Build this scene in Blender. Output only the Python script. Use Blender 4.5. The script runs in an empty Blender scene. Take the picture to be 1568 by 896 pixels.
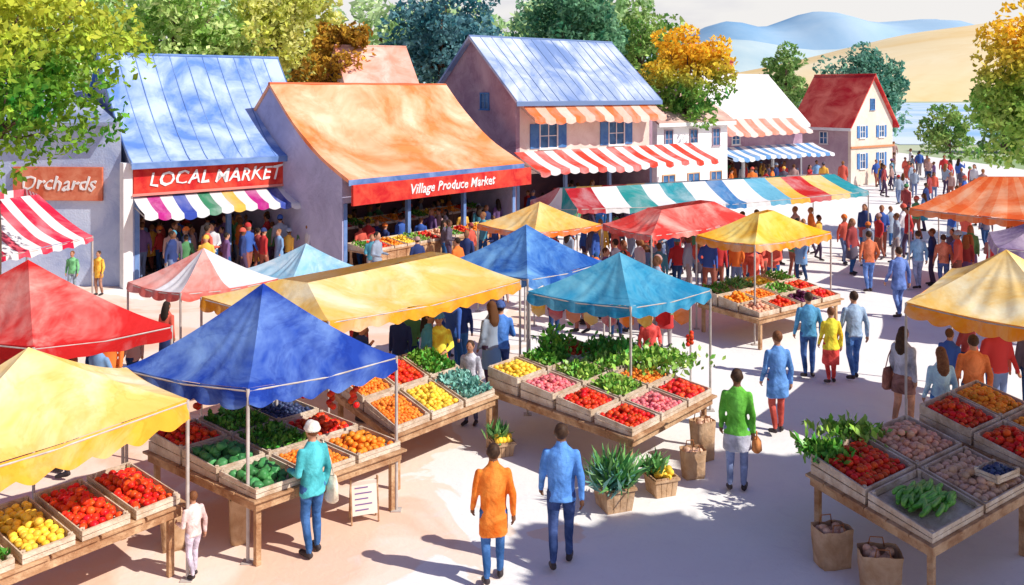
import bpy, bmesh, math, random
import numpy as np
from math import sin, cos, pi, radians, sqrt, atan2
from mathutils import Vector, Matrix, noise
R = random.Random(11)
NR = np.random.RandomState(5)
scene = bpy.context.scene
COL = scene.collection

# ------------------------------------------------------------------ materials
def mat(name, c1, c2=None, scale=1.5, rough=.8, island=0.0, transl=0.0, bump=0.0, bscale=30, lo=.35, hi=.65,
        metal=0.0, objrand=None, hue=0.0, wash=0.0, wscale=.9):
    m = bpy.data.materials.new(name); m.use_nodes = True
    nt = m.node_tree; N = nt.nodes; L = nt.links
    bs = N['Principled BSDF']; out = N['Material Output']
    bs.inputs['Roughness'].default_value = rough
    bs.inputs['Metallic'].default_value = metal
    bs.inputs['Specular IOR Level'].default_value = .2
    tc = N.new('ShaderNodeTexCoord')
    geo = N.new('ShaderNodeNewGeometry')
    if objrand:
        oi = N.new('ShaderNodeObjectInfo')
        mu = N.new('ShaderNodeMath'); mu.operation = 'MULTIPLY'; mu.inputs[1].default_value = objrand[0]
        fr = N.new('ShaderNodeMath'); fr.operation = 'FRACT'
        L.new(oi.outputs['Random'], mu.inputs[0]); L.new(mu.outputs[0], fr.inputs[0])
        rp = N.new('ShaderNodeValToRGB'); rp.color_ramp.interpolation = 'CONSTANT'
        cols = objrand[1]; e = rp.color_ramp.elements
        while len(e) < len(cols): e.new(.5)
        for i, c in enumerate(cols):
            e[i].position = i/len(cols); e[i].color = (*c, 1)
        L.new(fr.outputs[0], rp.inputs[0]); col = rp.outputs[0]
    else:
        mix = N.new('ShaderNodeMix'); mix.data_type = 'RGBA'
        mix.inputs[6].default_value = (*c1, 1); mix.inputs[7].default_value = (*(c2 or c1), 1)
        nz = N.new('ShaderNodeTexNoise'); nz.inputs['Scale'].default_value = scale
        nz.inputs['Detail'].default_value = 5; nz.inputs['Roughness'].default_value = .6
        nz.inputs['Distortion'].default_value = .6
        L.new(tc.outputs['Object'], nz.inputs['Vector'])
        mr = N.new('ShaderNodeMapRange'); mr.inputs[1].default_value = lo; mr.inputs[2].default_value = hi
        L.new(nz.outputs['Fac'], mr.inputs[0]); L.new(mr.outputs[0], mix.inputs[0])
        col = mix.outputs[2]
    if wash > 0:
        # uneven dye: irregular tide-marks where the colour has run
        n3 = N.new('ShaderNodeTexNoise'); n3.inputs['Scale'].default_value = wscale; n3.inputs['Detail'].default_value = 7
        n3.inputs['Roughness'].default_value = .62; n3.inputs['Distortion'].default_value = .9
        L.new(tc.outputs['Object'], n3.inputs['Vector'])
        r3 = N.new('ShaderNodeValToRGB'); e = r3.color_ramp.elements
        e[0].position = .36; e[0].color = (1-wash*.55,)*3+(1,); e[1].position = .75; e[1].color = (1, 1, 1, 1)
        for p_, v_ in ((.46, 1-wash*.15), (.50, 1-wash*.7), (.525, 1.0)):
            q = e.new(p_); q.color = (v_, v_, v_, 1)
        L.new(n3.outputs['Fac'], r3.inputs[0])
        # multiply by the colour itself so thick pigment gets more saturated, not greyer
        sq = N.new('ShaderNodeMix'); sq.data_type='RGBA'; sq.blend_type='MULTIPLY'; sq.inputs[0].default_value=.9
        L.new(col, sq.inputs[6]); L.new(col, sq.inputs[7])
        sp = N.new('ShaderNodeSeparateColor'); L.new(r3.outputs[0], sp.inputs[0])
        mm = N.new('ShaderNodeMix'); mm.data_type = 'RGBA'
        L.new(sp.outputs[0], mm.inputs[0]); L.new(sq.outputs[2], mm.inputs[6]); L.new(col, mm.inputs[7]); col = mm.outputs[2]
    if island > 0 or hue > 0:
        hs = N.new('ShaderNodeHueSaturation')
        m2 = N.new('ShaderNodeMapRange'); m2.inputs[3].default_value = 1-island; m2.inputs[4].default_value = 1+island
        L.new(geo.outputs['Random Per Island'], m2.inputs[0]); L.new(m2.outputs[0], hs.inputs['Value'])
        if hue > 0:
            ml = N.new('ShaderNodeMath'); ml.operation = 'MULTIPLY'; ml.inputs[1].default_value = 7.13
            f2 = N.new('ShaderNodeMath'); f2.operation = 'FRACT'
            m3 = N.new('ShaderNodeMapRange'); m3.inputs[3].default_value = .5-hue; m3.inputs[4].default_value = .5+hue
            L.new(geo.outputs['Random Per Island'], ml.inputs[0]); L.new(ml.outputs[0], f2.inputs[0])
            L.new(f2.outputs[0], m3.inputs[0]); L.new(m3.outputs[0], hs.inputs['Hue'])
        L.new(col, hs.inputs['Color']); col = hs.outputs[0]
    L.new(col, bs.inputs['Base Color'])
    if bump > 0:
        bn = N.new('ShaderNodeTexNoise'); bn.inputs['Scale'].default_value = bscale; bn.inputs['Detail'].default_value = 4
        L.new(tc.outputs['Object'], bn.inputs['Vector'])
        bp = N.new('ShaderNodeBump'); bp.inputs['Strength'].default_value = bump; bp.inputs['Distance'].default_value = .05
        L.new(bn.outputs['Fac'], bp.inputs['Height']); L.new(bp.outputs[0], bs.inputs['Normal'])
    if transl > 0:
        tr = N.new('ShaderNodeBsdfTranslucent'); L.new(col, tr.inputs['Color'])
        ms = N.new('ShaderNodeMixShader'); ms.inputs[0].default_value = transl
        L.new(bs.outputs[0], ms.inputs[1]); L.new(tr.outputs[0], ms.inputs[2]); L.new(ms.outputs[0], out.inputs[0])
    return m

_cache = {}
def cloth(c, c2=None, tr=.18, sc=.8):
    k = ('cl', c, c2, tr, sc)
    if k not in _cache:
        if c2 is None: c2 = tuple(min(.88, x*.6+.3) for x in c)
        _cache[k] = mat('canvas_cloth', c, c2, scale=sc, rough=.9, transl=tr, bump=.35, bscale=5, lo=.44, hi=.66, wash=.5)
    return _cache[k]
def wear(c):
    k = ('w', c)
    if k not in _cache:
        c2 = tuple(min(1, x*1.7+.04) for x in c)
        _cache[k] = mat('garment_cloth', tuple(x*.85 for x in c), c2, scale=4, rough=.9, bump=.4, bscale=12, wash=.3, wscale=4)
    return _cache[k]
def plaster(c, c2=None):
    k = ('p', c)
    if k not in _cache:
        _cache[k] = mat('wall_plaster', c, c2 or tuple(min(1, x*1.2+.07) for x in c), scale=.7, rough=.9, bump=.25, bscale=18, wash=.35, wscale=.8)
    return _cache[k]

RED=(.62,.02,.02); ORANGE=(.88,.2,.02); JEAN=(.025,.10,.27); DJEAN=(.02,.05,.14); WHITE=(.85,.83,.8); MBLUE=(.08,.24,.6)
M_wood = mat('weathered_wood', (.38,.19,.09), (.64,.42,.24), scale=3, rough=.75, bump=.5, bscale=25, wash=.4, wscale=3)
M_dwood = mat('dark_wood', (.12,.06,.04), (.2,.1,.06), scale=3, rough=.75, bump=.3)
M_crate = mat('crate_wood', (.54,.39,.26), (.78,.67,.53), scale=4, rough=.8, bump=.4, wash=.3, wscale=3)
M_pole = mat('tent_pole', (.42,.36,.32), (.6,.55,.5), scale=4, rough=.5)
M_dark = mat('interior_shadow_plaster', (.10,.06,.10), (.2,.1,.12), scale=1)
M_glass = mat('window_glass', (.03,.08,.2), (.08,.2,.4), scale=2, rough=.15)
M_frame = mat('window_frame_paint', (.05,.16,.42), (.1,.25,.5), scale=3)
M_white = mat('white_paint', (.76,.74,.72), (.85,.84,.82), scale=2)
M_signred = mat('sign_red_paint', (.55,.015,.02), (.74,.09,.05), scale=2, wash=.4, wscale=1.5)
M_skin = mat('skin', (.5,.24,.14), (.56,.29,.18), scale=3, rough=.6)
M_skin2 = mat('skin_dark', (.18,.08,.04), (.23,.11,.06), scale=3, rough=.6)
M_shoe = mat('shoe_leather', (.03,.025,.03), (.07,.05,.05), rough=.5)
M_hair = mat('hair', (.035,.018,.012), (.08,.04,.02), scale=20, rough=.6)
M_hairb = mat('hair_brown', (.14,.05,.02), (.25,.1,.04), scale=20, rough=.6)
M_paper = mat('paper_bag', (.46,.27,.14), (.66,.45,.28), scale=4, rough=.9, bump=.6, bscale=8)
M_leather = mat('leather', (.3,.1,.03), (.4,.16,.06), rough=.55)
M_eye = mat('eye', (.02,.02,.02))
M_bark = mat('bark', (.08,.05,.04), (.16,.1,.07), scale=6, bump=.8, bscale=12)

PR = {}
def prod(name, c, c2, isl=.25, hue=.01, rough=.35):
    PR[name] = mat('produce_'+name, c, c2, scale=12, rough=rough, island=isl, hue=hue)
prod('tomato', (.68,.02,.01), (.82,.09,.02)); prod('orange', (.9,.22,.015), (.95,.38,.04)); prod('lemon', (.93,.55,.03), (.95,.72,.1))
prod('peach', (.72,.31,.17), (.83,.5,.33)); prod('potato', (.6,.34,.19), (.76,.5,.34)); prod('berry', (.03,.04,.11), (.06,.09,.18))
prod('greens', (.05,.24,.02), (.2,.46,.07), .4, .03); prod('leek', (.07,.28,.07), (.24,.48,.14), .35, .02); prod('lettuce', (.17,.42,.04), (.4,.6,.13), .35, .03)
prod('cucumber', (.08,.32,.03), (.2,.5,.08), .3); prod('broccoli', (.04,.2,.06), (.1,.33,.1), .4)
prod('pepper', (.74,.02,.02), (.9,.1,.03)); prod('radish', (.75,.08,.12), (.88,.34,.3)); prod('mint', (.15,.42,.35), (.28,.55,.45), .35)
prod('eggplant', (.08,.01,.05), (.15,.03,.09)); prod('carrot', (.88,.2,.015), (.93,.33,.05))

# ------------------------------------------------------------------ mesh builder
class MB:
    def __init__(s): s.v=[]; s.f=[]; s.m=[]
    def add(s, vs, fs, mi=0):
        o=len(s.v); s.v += [tuple(p) for p in vs]; s.f += [tuple(i+o for i in f) for f in fs]; s.m += [mi]*len(fs)
    def hexa(s, p, mi=0):
        s.add(p, [(3,2,1,0),(4,5,6,7),(0,1,5,4),(1,2,6,5),(2,3,7,6),(3,0,4,7)], mi)
    def box(s, x0,x1,y0,y1,z0,z1, mi=0, M=None):
        p=[Vector(q) for q in ((x0,y0,z0),(x1,y0,z0),(x1,y1,z0),(x0,y1,z0),(x0,y0,z1),(x1,y0,z1),(x1,y1,z1),(x0,y1,z1))]
        if M is not None: p=[M@q for q in p]
        s.hexa(p, mi)
    def tube(s, pts, rad, mi=0, seg=8):
        pts=[Vector(p) for p in pts]; n=len(pts)
        if not hasattr(rad,'__len__'): rad=[rad]*n
        vs=[]; up=None
        for i,p in enumerate(pts):
            t=(pts[min(i+1,n-1)]-pts[max(i-1,0)]).normalized()
            if up is None: up=Vector((1,0,0)) if abs(t.x)<.8 else Vector((0,1,0))
            a=(up-t*up.dot(t)).normalized(); b=t.cross(a); up=a
            for k in range(seg):
                an=2*pi*k/seg; vs.append(p+(a*cos(an)+b*sin(an))*rad[i])
        fs=[(i*seg+k, i*seg+(k+1)%seg, (i+1)*seg+(k+1)%seg, (i+1)*seg+k) for i in range(n-1) for k in range(seg)]
        fs.append(tuple(range(seg))[::-1]); fs.append(tuple((n-1)*seg+k for k in range(seg)))
        s.add(vs, fs, mi)
    def capsule(s, a, b, ra, rb, mi=0, seg=10):
        a=Vector(a); b=Vector(b); d=(b-a).normalized()
        s.tube([a-d*ra, a-d*ra*.8, a-d*ra*.45, a, b, b+d*rb*.45, b+d*rb*.8, b+d*rb], [ra*.1,ra*.6,ra*.9,ra,rb,rb*.9,rb*.6,rb*.1], mi, seg)
    def loft(s, rings, mi=0, seg=18):
        vs=[]
        for r in rings:
            z,rx,ry=r[:3]; cx=r[3] if len(r)>3 else 0; cy=r[4] if len(r)>4 else 0
            for k in range(seg):
                an=2*pi*k/seg; vs.append((cx+rx*cos(an), cy+ry*sin(an), z))
        n=len(rings)
        fs=[(i*seg+k, i*seg+(k+1)%seg, (i+1)*seg+(k+1)%seg, (i+1)*seg+k) for i in range(n-1) for k in range(seg)]
        fs.append(tuple(range(seg))[::-1]); fs.append(tuple((n-1)*seg+k for k in range(seg)))
        s.add(vs, fs, mi)
    def ell(s, c, r, mi=0):
        n=8; s.loft([(c[2]-r[2]*cos(pi*i/n), max(.02,sin(pi*i/n))*r[0], max(.02,sin(pi*i/n))*r[1], c[0], c[1]) for i in range(n+1)], mi, 14)
    def obj(s, name, mats, parent=None, smooth=False, bevel=0):
        me=bpy.data.meshes.new(name); me.from_pydata(s.v, [], s.f)
        for m in mats: me.materials.append(m)
        me.polygons.foreach_set('material_index', s.m)
        if smooth: me.polygons.foreach_set('use_smooth', [True]*len(s.f))
        o=bpy.data.objects.new(name, me); COL.objects.link(o)
        if parent: o.parent=parent
        if bevel:
            b=o.modifiers.new('bevel','BEVEL'); b.width=bevel; b.segments=2; b.limit_method='ANGLE'
        return o
def empty(name, loc=(0,0,0), rot=0):
    o=bpy.data.objects.new(name, None); COL.objects.link(o); o.location=loc; o.rotation_euler=(0,0,rot); o.empty_display_size=.3
    return o
def fast(name, V, F, mats, parent=None, smooth=False, mi=None):
    me=bpy.data.meshes.new(name); n=F.shape[1]
    me.vertices.add(len(V)); me.vertices.foreach_set('co', V.astype(np.float32).ravel())
    me.loops.add(F.size); me.loops.foreach_set('vertex_index', F.astype(np.int32).ravel())
    me.polygons.add(len(F)); me.polygons.foreach_set('loop_start', np.arange(0,F.size,n,dtype=np.int32))
    me.update(calc_edges=True)
    for m in mats: me.materials.append(m)
    if mi is not None: me.polygons.foreach_set('material_index', mi.astype(np.int32))
    if smooth: me.polygons.foreach_set('use_smooth', np.ones(len(F),dtype=bool))
    o=bpy.data.objects.new(name, me); COL.objects.link(o)
    if parent: o.parent=parent
    return o

def ico(sub):
    bm=bmesh.new(); bmesh.ops.create_icosphere(bm, subdivisions=sub, radius=1)
    V=np.array([v.co[:] for v in bm.verts]); F=np.array([[v.index for v in f.verts] for f in bm.faces]); bm.free(); return V,F
ICO1=ico(1); ICO2=ico(2)

# ------------------------------------------------------------------ people (built first, scene still small)
def make_body(o, voxel=.016, fingers=True):
    """o: options. materials: 0 skin 1 top 2 bottom 3 shoe 4 hair 5 extra"""
    mb=MB(); S=[]; E=[]; T=[]
    fem=o.get('fem',0); lean=o.get('lean',0.0)
    def Lp(p):
        p=Vector(p)
        if p.z>.95: p.y += lean*(p.z-.95)
        return p
    def cap(a,b,ra,rb,m):
        a=Lp(a); b=Lp(b); mb.capsule(a,b,ra,rb); S.append((a,b,ra,rb,m))
    def ell(c,r,m):
        c=Lp(c); mb.ell(c,r); E.append((c,r,m))
    def loft(rings,m):
        rr=[]
        for r in rings:
            cx=r[3] if len(r)>3 else 0; cy=r[4] if len(r)>4 else 0
            q=Lp((cx,cy,r[0])); rr.append((r[0],r[1],r[2],q.x,q.y))
        mb.loft(rr); T.append((rr,m))
    st=o.get('stride',.12)
    for sgn in (-1,1):
        s=st*sgn
        hip=(sgn*.088,0,.9); knee=(sgn*.095, s*.55+(.05 if s<0 else .04),.5)
        ank=(sgn*.095, s+(-.03 if s<0 else -.02),.10+(.05 if s<-.05 else 0))
        cap(hip,knee,.093,.064,2); cap(knee,(ank[0],ank[1],ank[2]+.03),.064,.048,2)
        toe=(sgn*.12, s+.13, .045)
        cap((ank[0],ank[1]-.02,ank[2]-.05 if s<-.05 else .05),toe,.045,.038,3)
    ell((0,0,.92),(.16,.115,.13),2)
    hem=o.get('hem',.86); fl=o.get('flare',.01); sw=.9 if fem else 1; coat=o.get('coat',0)
    rg=[(hem,.168+fl,.125+fl)]
    if hem<.8: rg.append((.9,.168+fl*.5,.125+fl*.5))
    rg+= [(.97,.165,.122),(1.1,(.165 if coat else .148) if not fem else .13,.114),(1.25,.172*sw,.12),(1.36,.176*sw,.112),(1.43,.13*sw,.088),(1.49,.068,.06)]
    loft(rg,1)
    if 'skirt' in o:
        loft([(o['skirt'],.2,.17),(.75,.19,.155),(.95,.165,.12)],5)
    cap((0,0,1.45),(0,.012,1.56),.054,.05,0)
    if coat: loft([(1.455,.082,.075),(1.50,.07,.066),(1.52,.066,.062)],1)
    hx=o.get('turn',0)
    ell((hx*.01,.022,1.615),(.075,.093,.115),0)
    cap((0,.06,1.545),(0,.075,1.54),.04,.03,0)
    cap((hx*.03,.112,1.63),(hx*.03,.126,1.60),.010,.014,0)
    for sgn in (-1,1): cap((sgn*.077,.01,1.635),(sgn*.079,.0,1.60),.017,.013,0)
    if not o.get('bald'): ell((0,-.004,1.645),(.085,.1,.1),4)
    if o.get('long'): loft([(1.28,.04,.02,0,-.11),(1.36,.1,.045,0,-.1),(1.5,.105,.06,0,-.07),(1.62,.09,.08,0,-.03)],4)
    if o.get('hat'):
        ell((0,-.002,1.68),(.093,.108,.085),5); loft([(1.635,.105,.12),(1.655,.108,.123),(1.67,.1,.115)],5)
    wr=[]
    for sgn in (-1,1):
        a=o.get('armR' if sgn>0 else 'armL','down'); sh=(sgn*.178*sw,0,1.365); sg=-st*sgn*.9
        if a=='down': el=(sgn*.232*sw,sg*.4-.02,1.11); w=(sgn*.245*sw,sg+.05,.875)
        elif a=='fwd': el=(sgn*.24*sw,-.02,1.11); w=(sgn*.2,.24,1.08)
        elif a=='pocket': el=(sgn*.255*sw,-.06,1.12); w=(sgn*.225,.05,.93)
        elif a=='up': el=(sgn*.24,.15,1.2); w=(sgn*.14,.28,1.38)
        cap(sh,el,.060,.050,1); cap(el,w,.048,.036,1)
        e=Lp(el); ww=Lp(w); d=(ww-e).normalized(); pe=ww+d*.075
        mb.capsule(ww,pe,.028,.032); S.append((ww,pe,.028,.033,0)); wr.append((sgn,ww,pe,d))
    me=bpy.data.meshes.new('tmp'); me.from_pydata(mb.v,[],mb.f)
    t=bpy.data.objects.new('tmp',me); COL.objects.link(t)
    rm=t.modifiers.new('r','REMESH'); rm.mode='VOXEL'; rm.voxel_size=voxel
    sm=t.modifiers.new('s','SMOOTH'); sm.factor=.5; sm.iterations=4 if voxel<.02 else 1
    dg=bpy.context.evaluated_depsgraph_get(); ev=t.evaluated_get(dg); m2=bpy.data.meshes.new_from_object(ev)
    bpy.data.objects.remove(t); bpy.data.meshes.remove(me)
    nV=len(m2.vertices); V=np.empty(nV*3,np.float32); m2.vertices.foreach_get('co',V); V=V.reshape(-1,3)
    faces=[tuple(p.vertices) for p in m2.polygons]
    C=np.empty(len(faces)*3,np.float32); m2.polygons.foreach_get('center',C); C=C.reshape(-1,3)
    best=np.full(len(C),9.0); bm_=np.zeros(len(C),int)
    def upd(d,m):
        nonlocal best,bm_
        k=d<best; best=np.where(k,d,best); bm_=np.where(k,m,bm_)
    for a,b,ra,rb,m in S:
        a=np.array(a); b=np.array(b); ab=b-a; tt=np.clip(((C-a)@ab)/(ab@ab),0,1)
        upd(np.linalg.norm(C-(a+tt[:,None]*ab),axis=1)-(ra+(rb-ra)*tt),m)
    for c,r,m in E:
        upd((np.linalg.norm((C-np.array(c))/np.array(r),axis=1)-1)*min(r),m)
    for rr,m in T:
        z=[q[0] for q in rr]; Z=C[:,2]
        rx=np.interp(Z,z,[q[1] for q in rr]); ry=np.interp(Z,z,[q[2] for q in rr]); cx=np.interp(Z,z,[q[3] for q in rr]); cy=np.interp(Z,z,[q[4] for q in rr])
        d=(np.sqrt(((C[:,0]-cx)/rx)**2+((C[:,1]-cy)/ry)**2)-1)*np.minimum(rx,ry)
        d=np.maximum(d, np.maximum(z[0]-Z, Z-z[-1])*1.0-.004); upd(d,m)
    V=[Vector(v) for v in V]
    if voxel<.02:
        cl=set()
        for f,m in zip(faces,bm_):
            if m in (1,2,5): cl.update(f)
        for i in cl:
            v=V[i]; n=noise.noise_vector(Vector((v.x*9,v.y*9,v.z*5)))
            V[i]=v+n*.014
    out=MB(); out.v=[tuple(v) for v in V]; out.f=faces; out.m=[int(x) for x in bm_]
    if fingers:
        for sgn,w,p,d in wr:
            side=Vector((0,1,0)) if abs(d.y)<.7 else Vector((0,0,1))
            side=(side-d*side.dot(d)).normalized(); inw=d.cross(side).normalized()
            if inw.x*sgn>0: inw=-inw
            for k,ln in enumerate((.07,.08,.076,.06)):
                b0=p+side*(.024-k*.016)-d*.01
                out.tube([b0,b0+d*ln*.5+inw*.004,b0+d*ln*.85+inw*.02,b0+d*ln+inw*.034],[.0095,.009,.008,.005],0,6)
            b0=w+d*.03+side*.02
            out.tube([b0,b0+side*.028+d*.02,b0+side*.035+d*.05+inw*.01],[.012,.0105,.006],0,6)
    if voxel<.02:
        for sgn in (-1,1): 
            c=Lp((sgn*.03,.106,1.63)); out.ell(c,(.011,.008,.008),6)
        c=Lp((0,.108,1.565)); out.ell(c,(.022,.008,.006),7)
    return out
M_lip = mat('lips', (.35,.08,.06))
def person(name, x, y, heading=0, h=1.72, top=MBLUE, bottom=JEAN, hair=None, skin=None, extra=WHITE, bag=None, **o):
    mb=make_body(o, .015)
    s=h/1.72
    ob=mb.obj(name,[skin or M_skin, wear(top), wear(bottom), M_shoe, hair or M_hair, wear(extra), M_eye, M_lip], smooth=True)
    ob.location=(x,y,.006); ob.rotation_euler=(0,0,heading); ob.scale=(s,s,s)
    if bag:
        kind,side,colr=bag; b=MB()
        if kind=='tote':
            cx=side*.27; b.loft([(.62,.055,.10,cx,-.02),(.66,.07,.15,cx,-.02),(.85,.06,.15,cx,-.02),(.98,.035,.13,cx,-.02)],0,14)
            for yy in (-.1,.06): b.tube([(cx,yy,.97),(side*.235,yy*.6,1.2),(side*.16,0,1.445)],.010,0,6)
        else:
            cx=side*.27; b.loft([(.58,.05,.09,cx,.03),(.61,.075,.14,cx,.03),(.72,.065,.13,cx,.03),(.77,.03,.09,cx,.03)],0,14)
            b.tube([(cx,-.04,.76),(cx,-.02,.84),(cx,.04,.86),(cx,.09,.84),(cx,.10,.76)],.010,0,6)
        b.obj('shoulder_bag',[wear(colr)],ob,smooth=True)
    return ob

person('market_shopper', -.22,10.80, .12, 1.62, top=(.9,.17,.01), bottom=JEAN, hem=.60, flare=.015, coat=1, stride=.12, skin=M_skin2)
person('market_shopper', .60,11.15, -.05, 1.73, top=(.08,.24,.6), bottom=(.025,.055,.17), stride=.15, hem=.82, flare=.008, coat=1, skin=M_skin2)
person('market_shopper', -2.50,11.45, .75, 1.64, top=(.05,.35,.38), bottom=JEAN, stride=.05, hem=.8, flare=.015, fem=1, hat=1, extra=(.75,.62,.5), armL='fwd', bag=('tote',1,(.7,.55,.42)), hair=M_hairb)
person('market_shopper', 3.26,13.25, -.25, 1.76, top=(.1,.38,.03), bottom=(.2,.25,.42), stride=.06, hem=.83, flare=.02, fem=1, skirt=.6, extra=(.4,.4,.46), skin=M_skin2, bag=('hand',1,(.5,.18,.05)))
person('market_shopper', 4.5,15.5, .1, 1.72, top=(.10,.25,.54), bottom=(.42,.06,.04), stride=.1, hem=.62, flare=.03, fem=1, hair=M_hairb)
person('market_shopper', 6.0,18.5, -.05, 1.72, top=(.07,.27,.46), bottom=(.03,.09,.26), stride=.08)
person('market_shopper', 6.33,18.15, 0, 1.5, top=(.93,.55,.03), bottom=(.6,.05,.04), stride=.1, hem=.8, flare=.03, fem=1, hair=M_hairb, skirt=.45, extra=(.6,.05,.04))
person('market_shopper', 6.88,18.4, .1, 1.76, top=(.27,.38,.52), bottom=(.05,.15,.4), stride=.12)
person('market_shopper', 10.3,26.4, 0, 1.75, top=(.5,.13,.05), bottom=(.08,.16,.4), stride=.12, armL='pocket', armR='pocket')
person('market_shopper', 9.9,23.4, .2, 1.8, top=(.10,.17,.42), bottom=(.1,.17,.4), stride=.12, hem=.7, flare=.03)
person('market_shopper', 11.9,26.8, .1, 1.7, top=(.2,.38,.6), bottom=(.25,.3,.45), stride=.1)
person('market_shopper', 12.55,26.6, -.2, 1.62, top=(.5,.15,.08), bottom=(.06,.1,.25), stride=.08)
person('market_shopper', 13.2,27.2, .5, 1.6, top=(.1,.15,.45), bottom=(.04,.05,.15), stride=.08)
person('market_shopper', 6.72,15.7, -.9, 1.74, top=(.4,.4,.45), bottom=(.5,.25,.15), stride=.08, fem=1, long=1, hem=.95, skirt=.62, extra=(.22,.1,.08), hair=M_hair, bag=('tote',-1,(.3,.12,.08)))
person('market_shopper', 6.92,14.75, 0, 1.66, top=(.4,.62,.82), bottom=(.05,.17,.45), stride=.08, fem=1, long=1, hem=.75, flare=.02, hair=M_hairb)
person('market_shopper', 7.62,15.1, -.2, 1.76, top=(.65,.16,.04), bottom=(.06,.15,.3), stride=.08, hem=.75)
person('market_vendor', -1.35,16.9, pi*.95, 1.7, top=(.92,.6,.05), bottom=(.6,.05,.04), stride=.04, hem=.8, flare=.03, hat=1, extra=(.05,.2,.4), armL='fwd')
person('market_vendor', -.22,17.6, .1, 1.74, top=(.05,.17,.5), bottom=(.03,.06,.2), stride=.04, hat=1, extra=(.05,.1,.3), armL='fwd', armR='fwd')
person('market_vendor', -.72,15.9, pi*.9, 1.45, top=(.4,.4,.45), bottom=(.1,.1,.2), stride=.03, fem=1, hair=M_hair)
person('market_shopper', -3.80,10.9, .9, 1.02, top=(.66,.45,.42), bottom=(.5,.44,.52), stride=.1, hair=M_hairb, armL='fwd')
person('market_shopper', -12.5,26.0, pi, 1.25, top=(.12,.35,.15), bottom=(.2,.25,.3), stride=.04, hair=M_hairb)
person('market_shopper', -11.75,26.0, pi*.9, 1.25, top=(.9,.38,.04), bottom=(.3,.15,.1), stride=.04, hair=M_hair, hem=.7)
person('market_vendor', 6.5,24.6, pi, 1.7, top=(.7,.1,.06), bottom=JEAN, stride=.03, armL='fwd')
person('market_vendor', 2.7,17.9, pi, 1.45, top=(.65,.06,.05), bottom=JEAN, stride=.03, armL='fwd')

TOPS=[(.5,.04,.04),(.8,.2,.04),(.05,.12,.42),(.66,.64,.66),(.08,.3,.4),(.34,.06,.06),(.88,.48,.08),(.03,.05,.16),(.1,.28,.12),(.45,.28,.25),(.2,.36,.6),(.66,.12,.08),(.18,.1,.24),(.12,.1,.14),(.3,.36,.45)]
cm=[mat('crowd_skin',(0,0,0),objrand=(17.3,[(.5,.24,.14),(.2,.09,.05),(.6,.32,.2),(.35,.16,.09)])),
    mat('crowd_top',(0,0,0),rough=.9,objrand=(31.7,TOPS)),
    mat('crowd_bottom',(0,0,0),rough=.9,objrand=(53.1,[JEAN,DJEAN,(.08,.05,.1),(.3,.1,.07),(.15,.2,.35),(.35,.3,.3)])),
    M_shoe,
    mat('crowd_hair',(0,0,0),objrand=(71.9,[(.03,.02,.015),(.12,.05,.02),(.3,.13,.05),(.05,.03,.02)])),
    mat('crowd_extra',(0,0,0),objrand=(43.3,TOPS[::-1]))]
CROWD=[]
for i,o in enumerate([dict(stride=.1),dict(stride=.14,armL='pocket'),dict(stride=.05,fem=1,long=1,skirt=.5),dict(stride=.08,hem=.6,flare=.04),
                      dict(stride=.04,armL='fwd',armR='fwd',fem=1),dict(stride=.12,hat=1),dict(stride=.03,armR='up',long=1,fem=1)]):
    mb=make_body(o,.028,False); t=mb.obj('crowd_person',cm,smooth=True); CROWD.append(t.data); bpy.data.objects.remove(t)
def crowd(pts, name='crowd', face=None):
    c=Vector((sum(p[0] for p in pts)/len(pts), sum(p[1] for p in pts)/len(pts),0)); e=empty(name,c)
    for p in pts:
        o=bpy.data.objects.new('crowd_person',R.choice(CROWD)); COL.objects.link(o); o.parent=e
        s=R.uniform(.84,1.05); o.scale=(s*R.uniform(.95,1.1),s,s)
        o.location=Vector((p[0],p[1],p[2] if len(p)>2 else .006))-c
        o.rotation_euler=(0,0,(R.uniform(0,6.28) if face is None else face+R.uniform(-.6,.6)))
def scatter(quad, n, dmin=.38):
    a,b,c,d=[Vector(q) for q in quad]; out=[]; tries=0
    while len(out)<n and tries<n*30:
        tries+=1; u,v=R.random(),R.random(); p=(a*(1-u)+b*u)*(1-v)+(d*(1-u)+c*u)*v
        if all((p-q).length>dmin for q in out): out.append(p)
    return [(p.x,p.y) for p in out]

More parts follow.
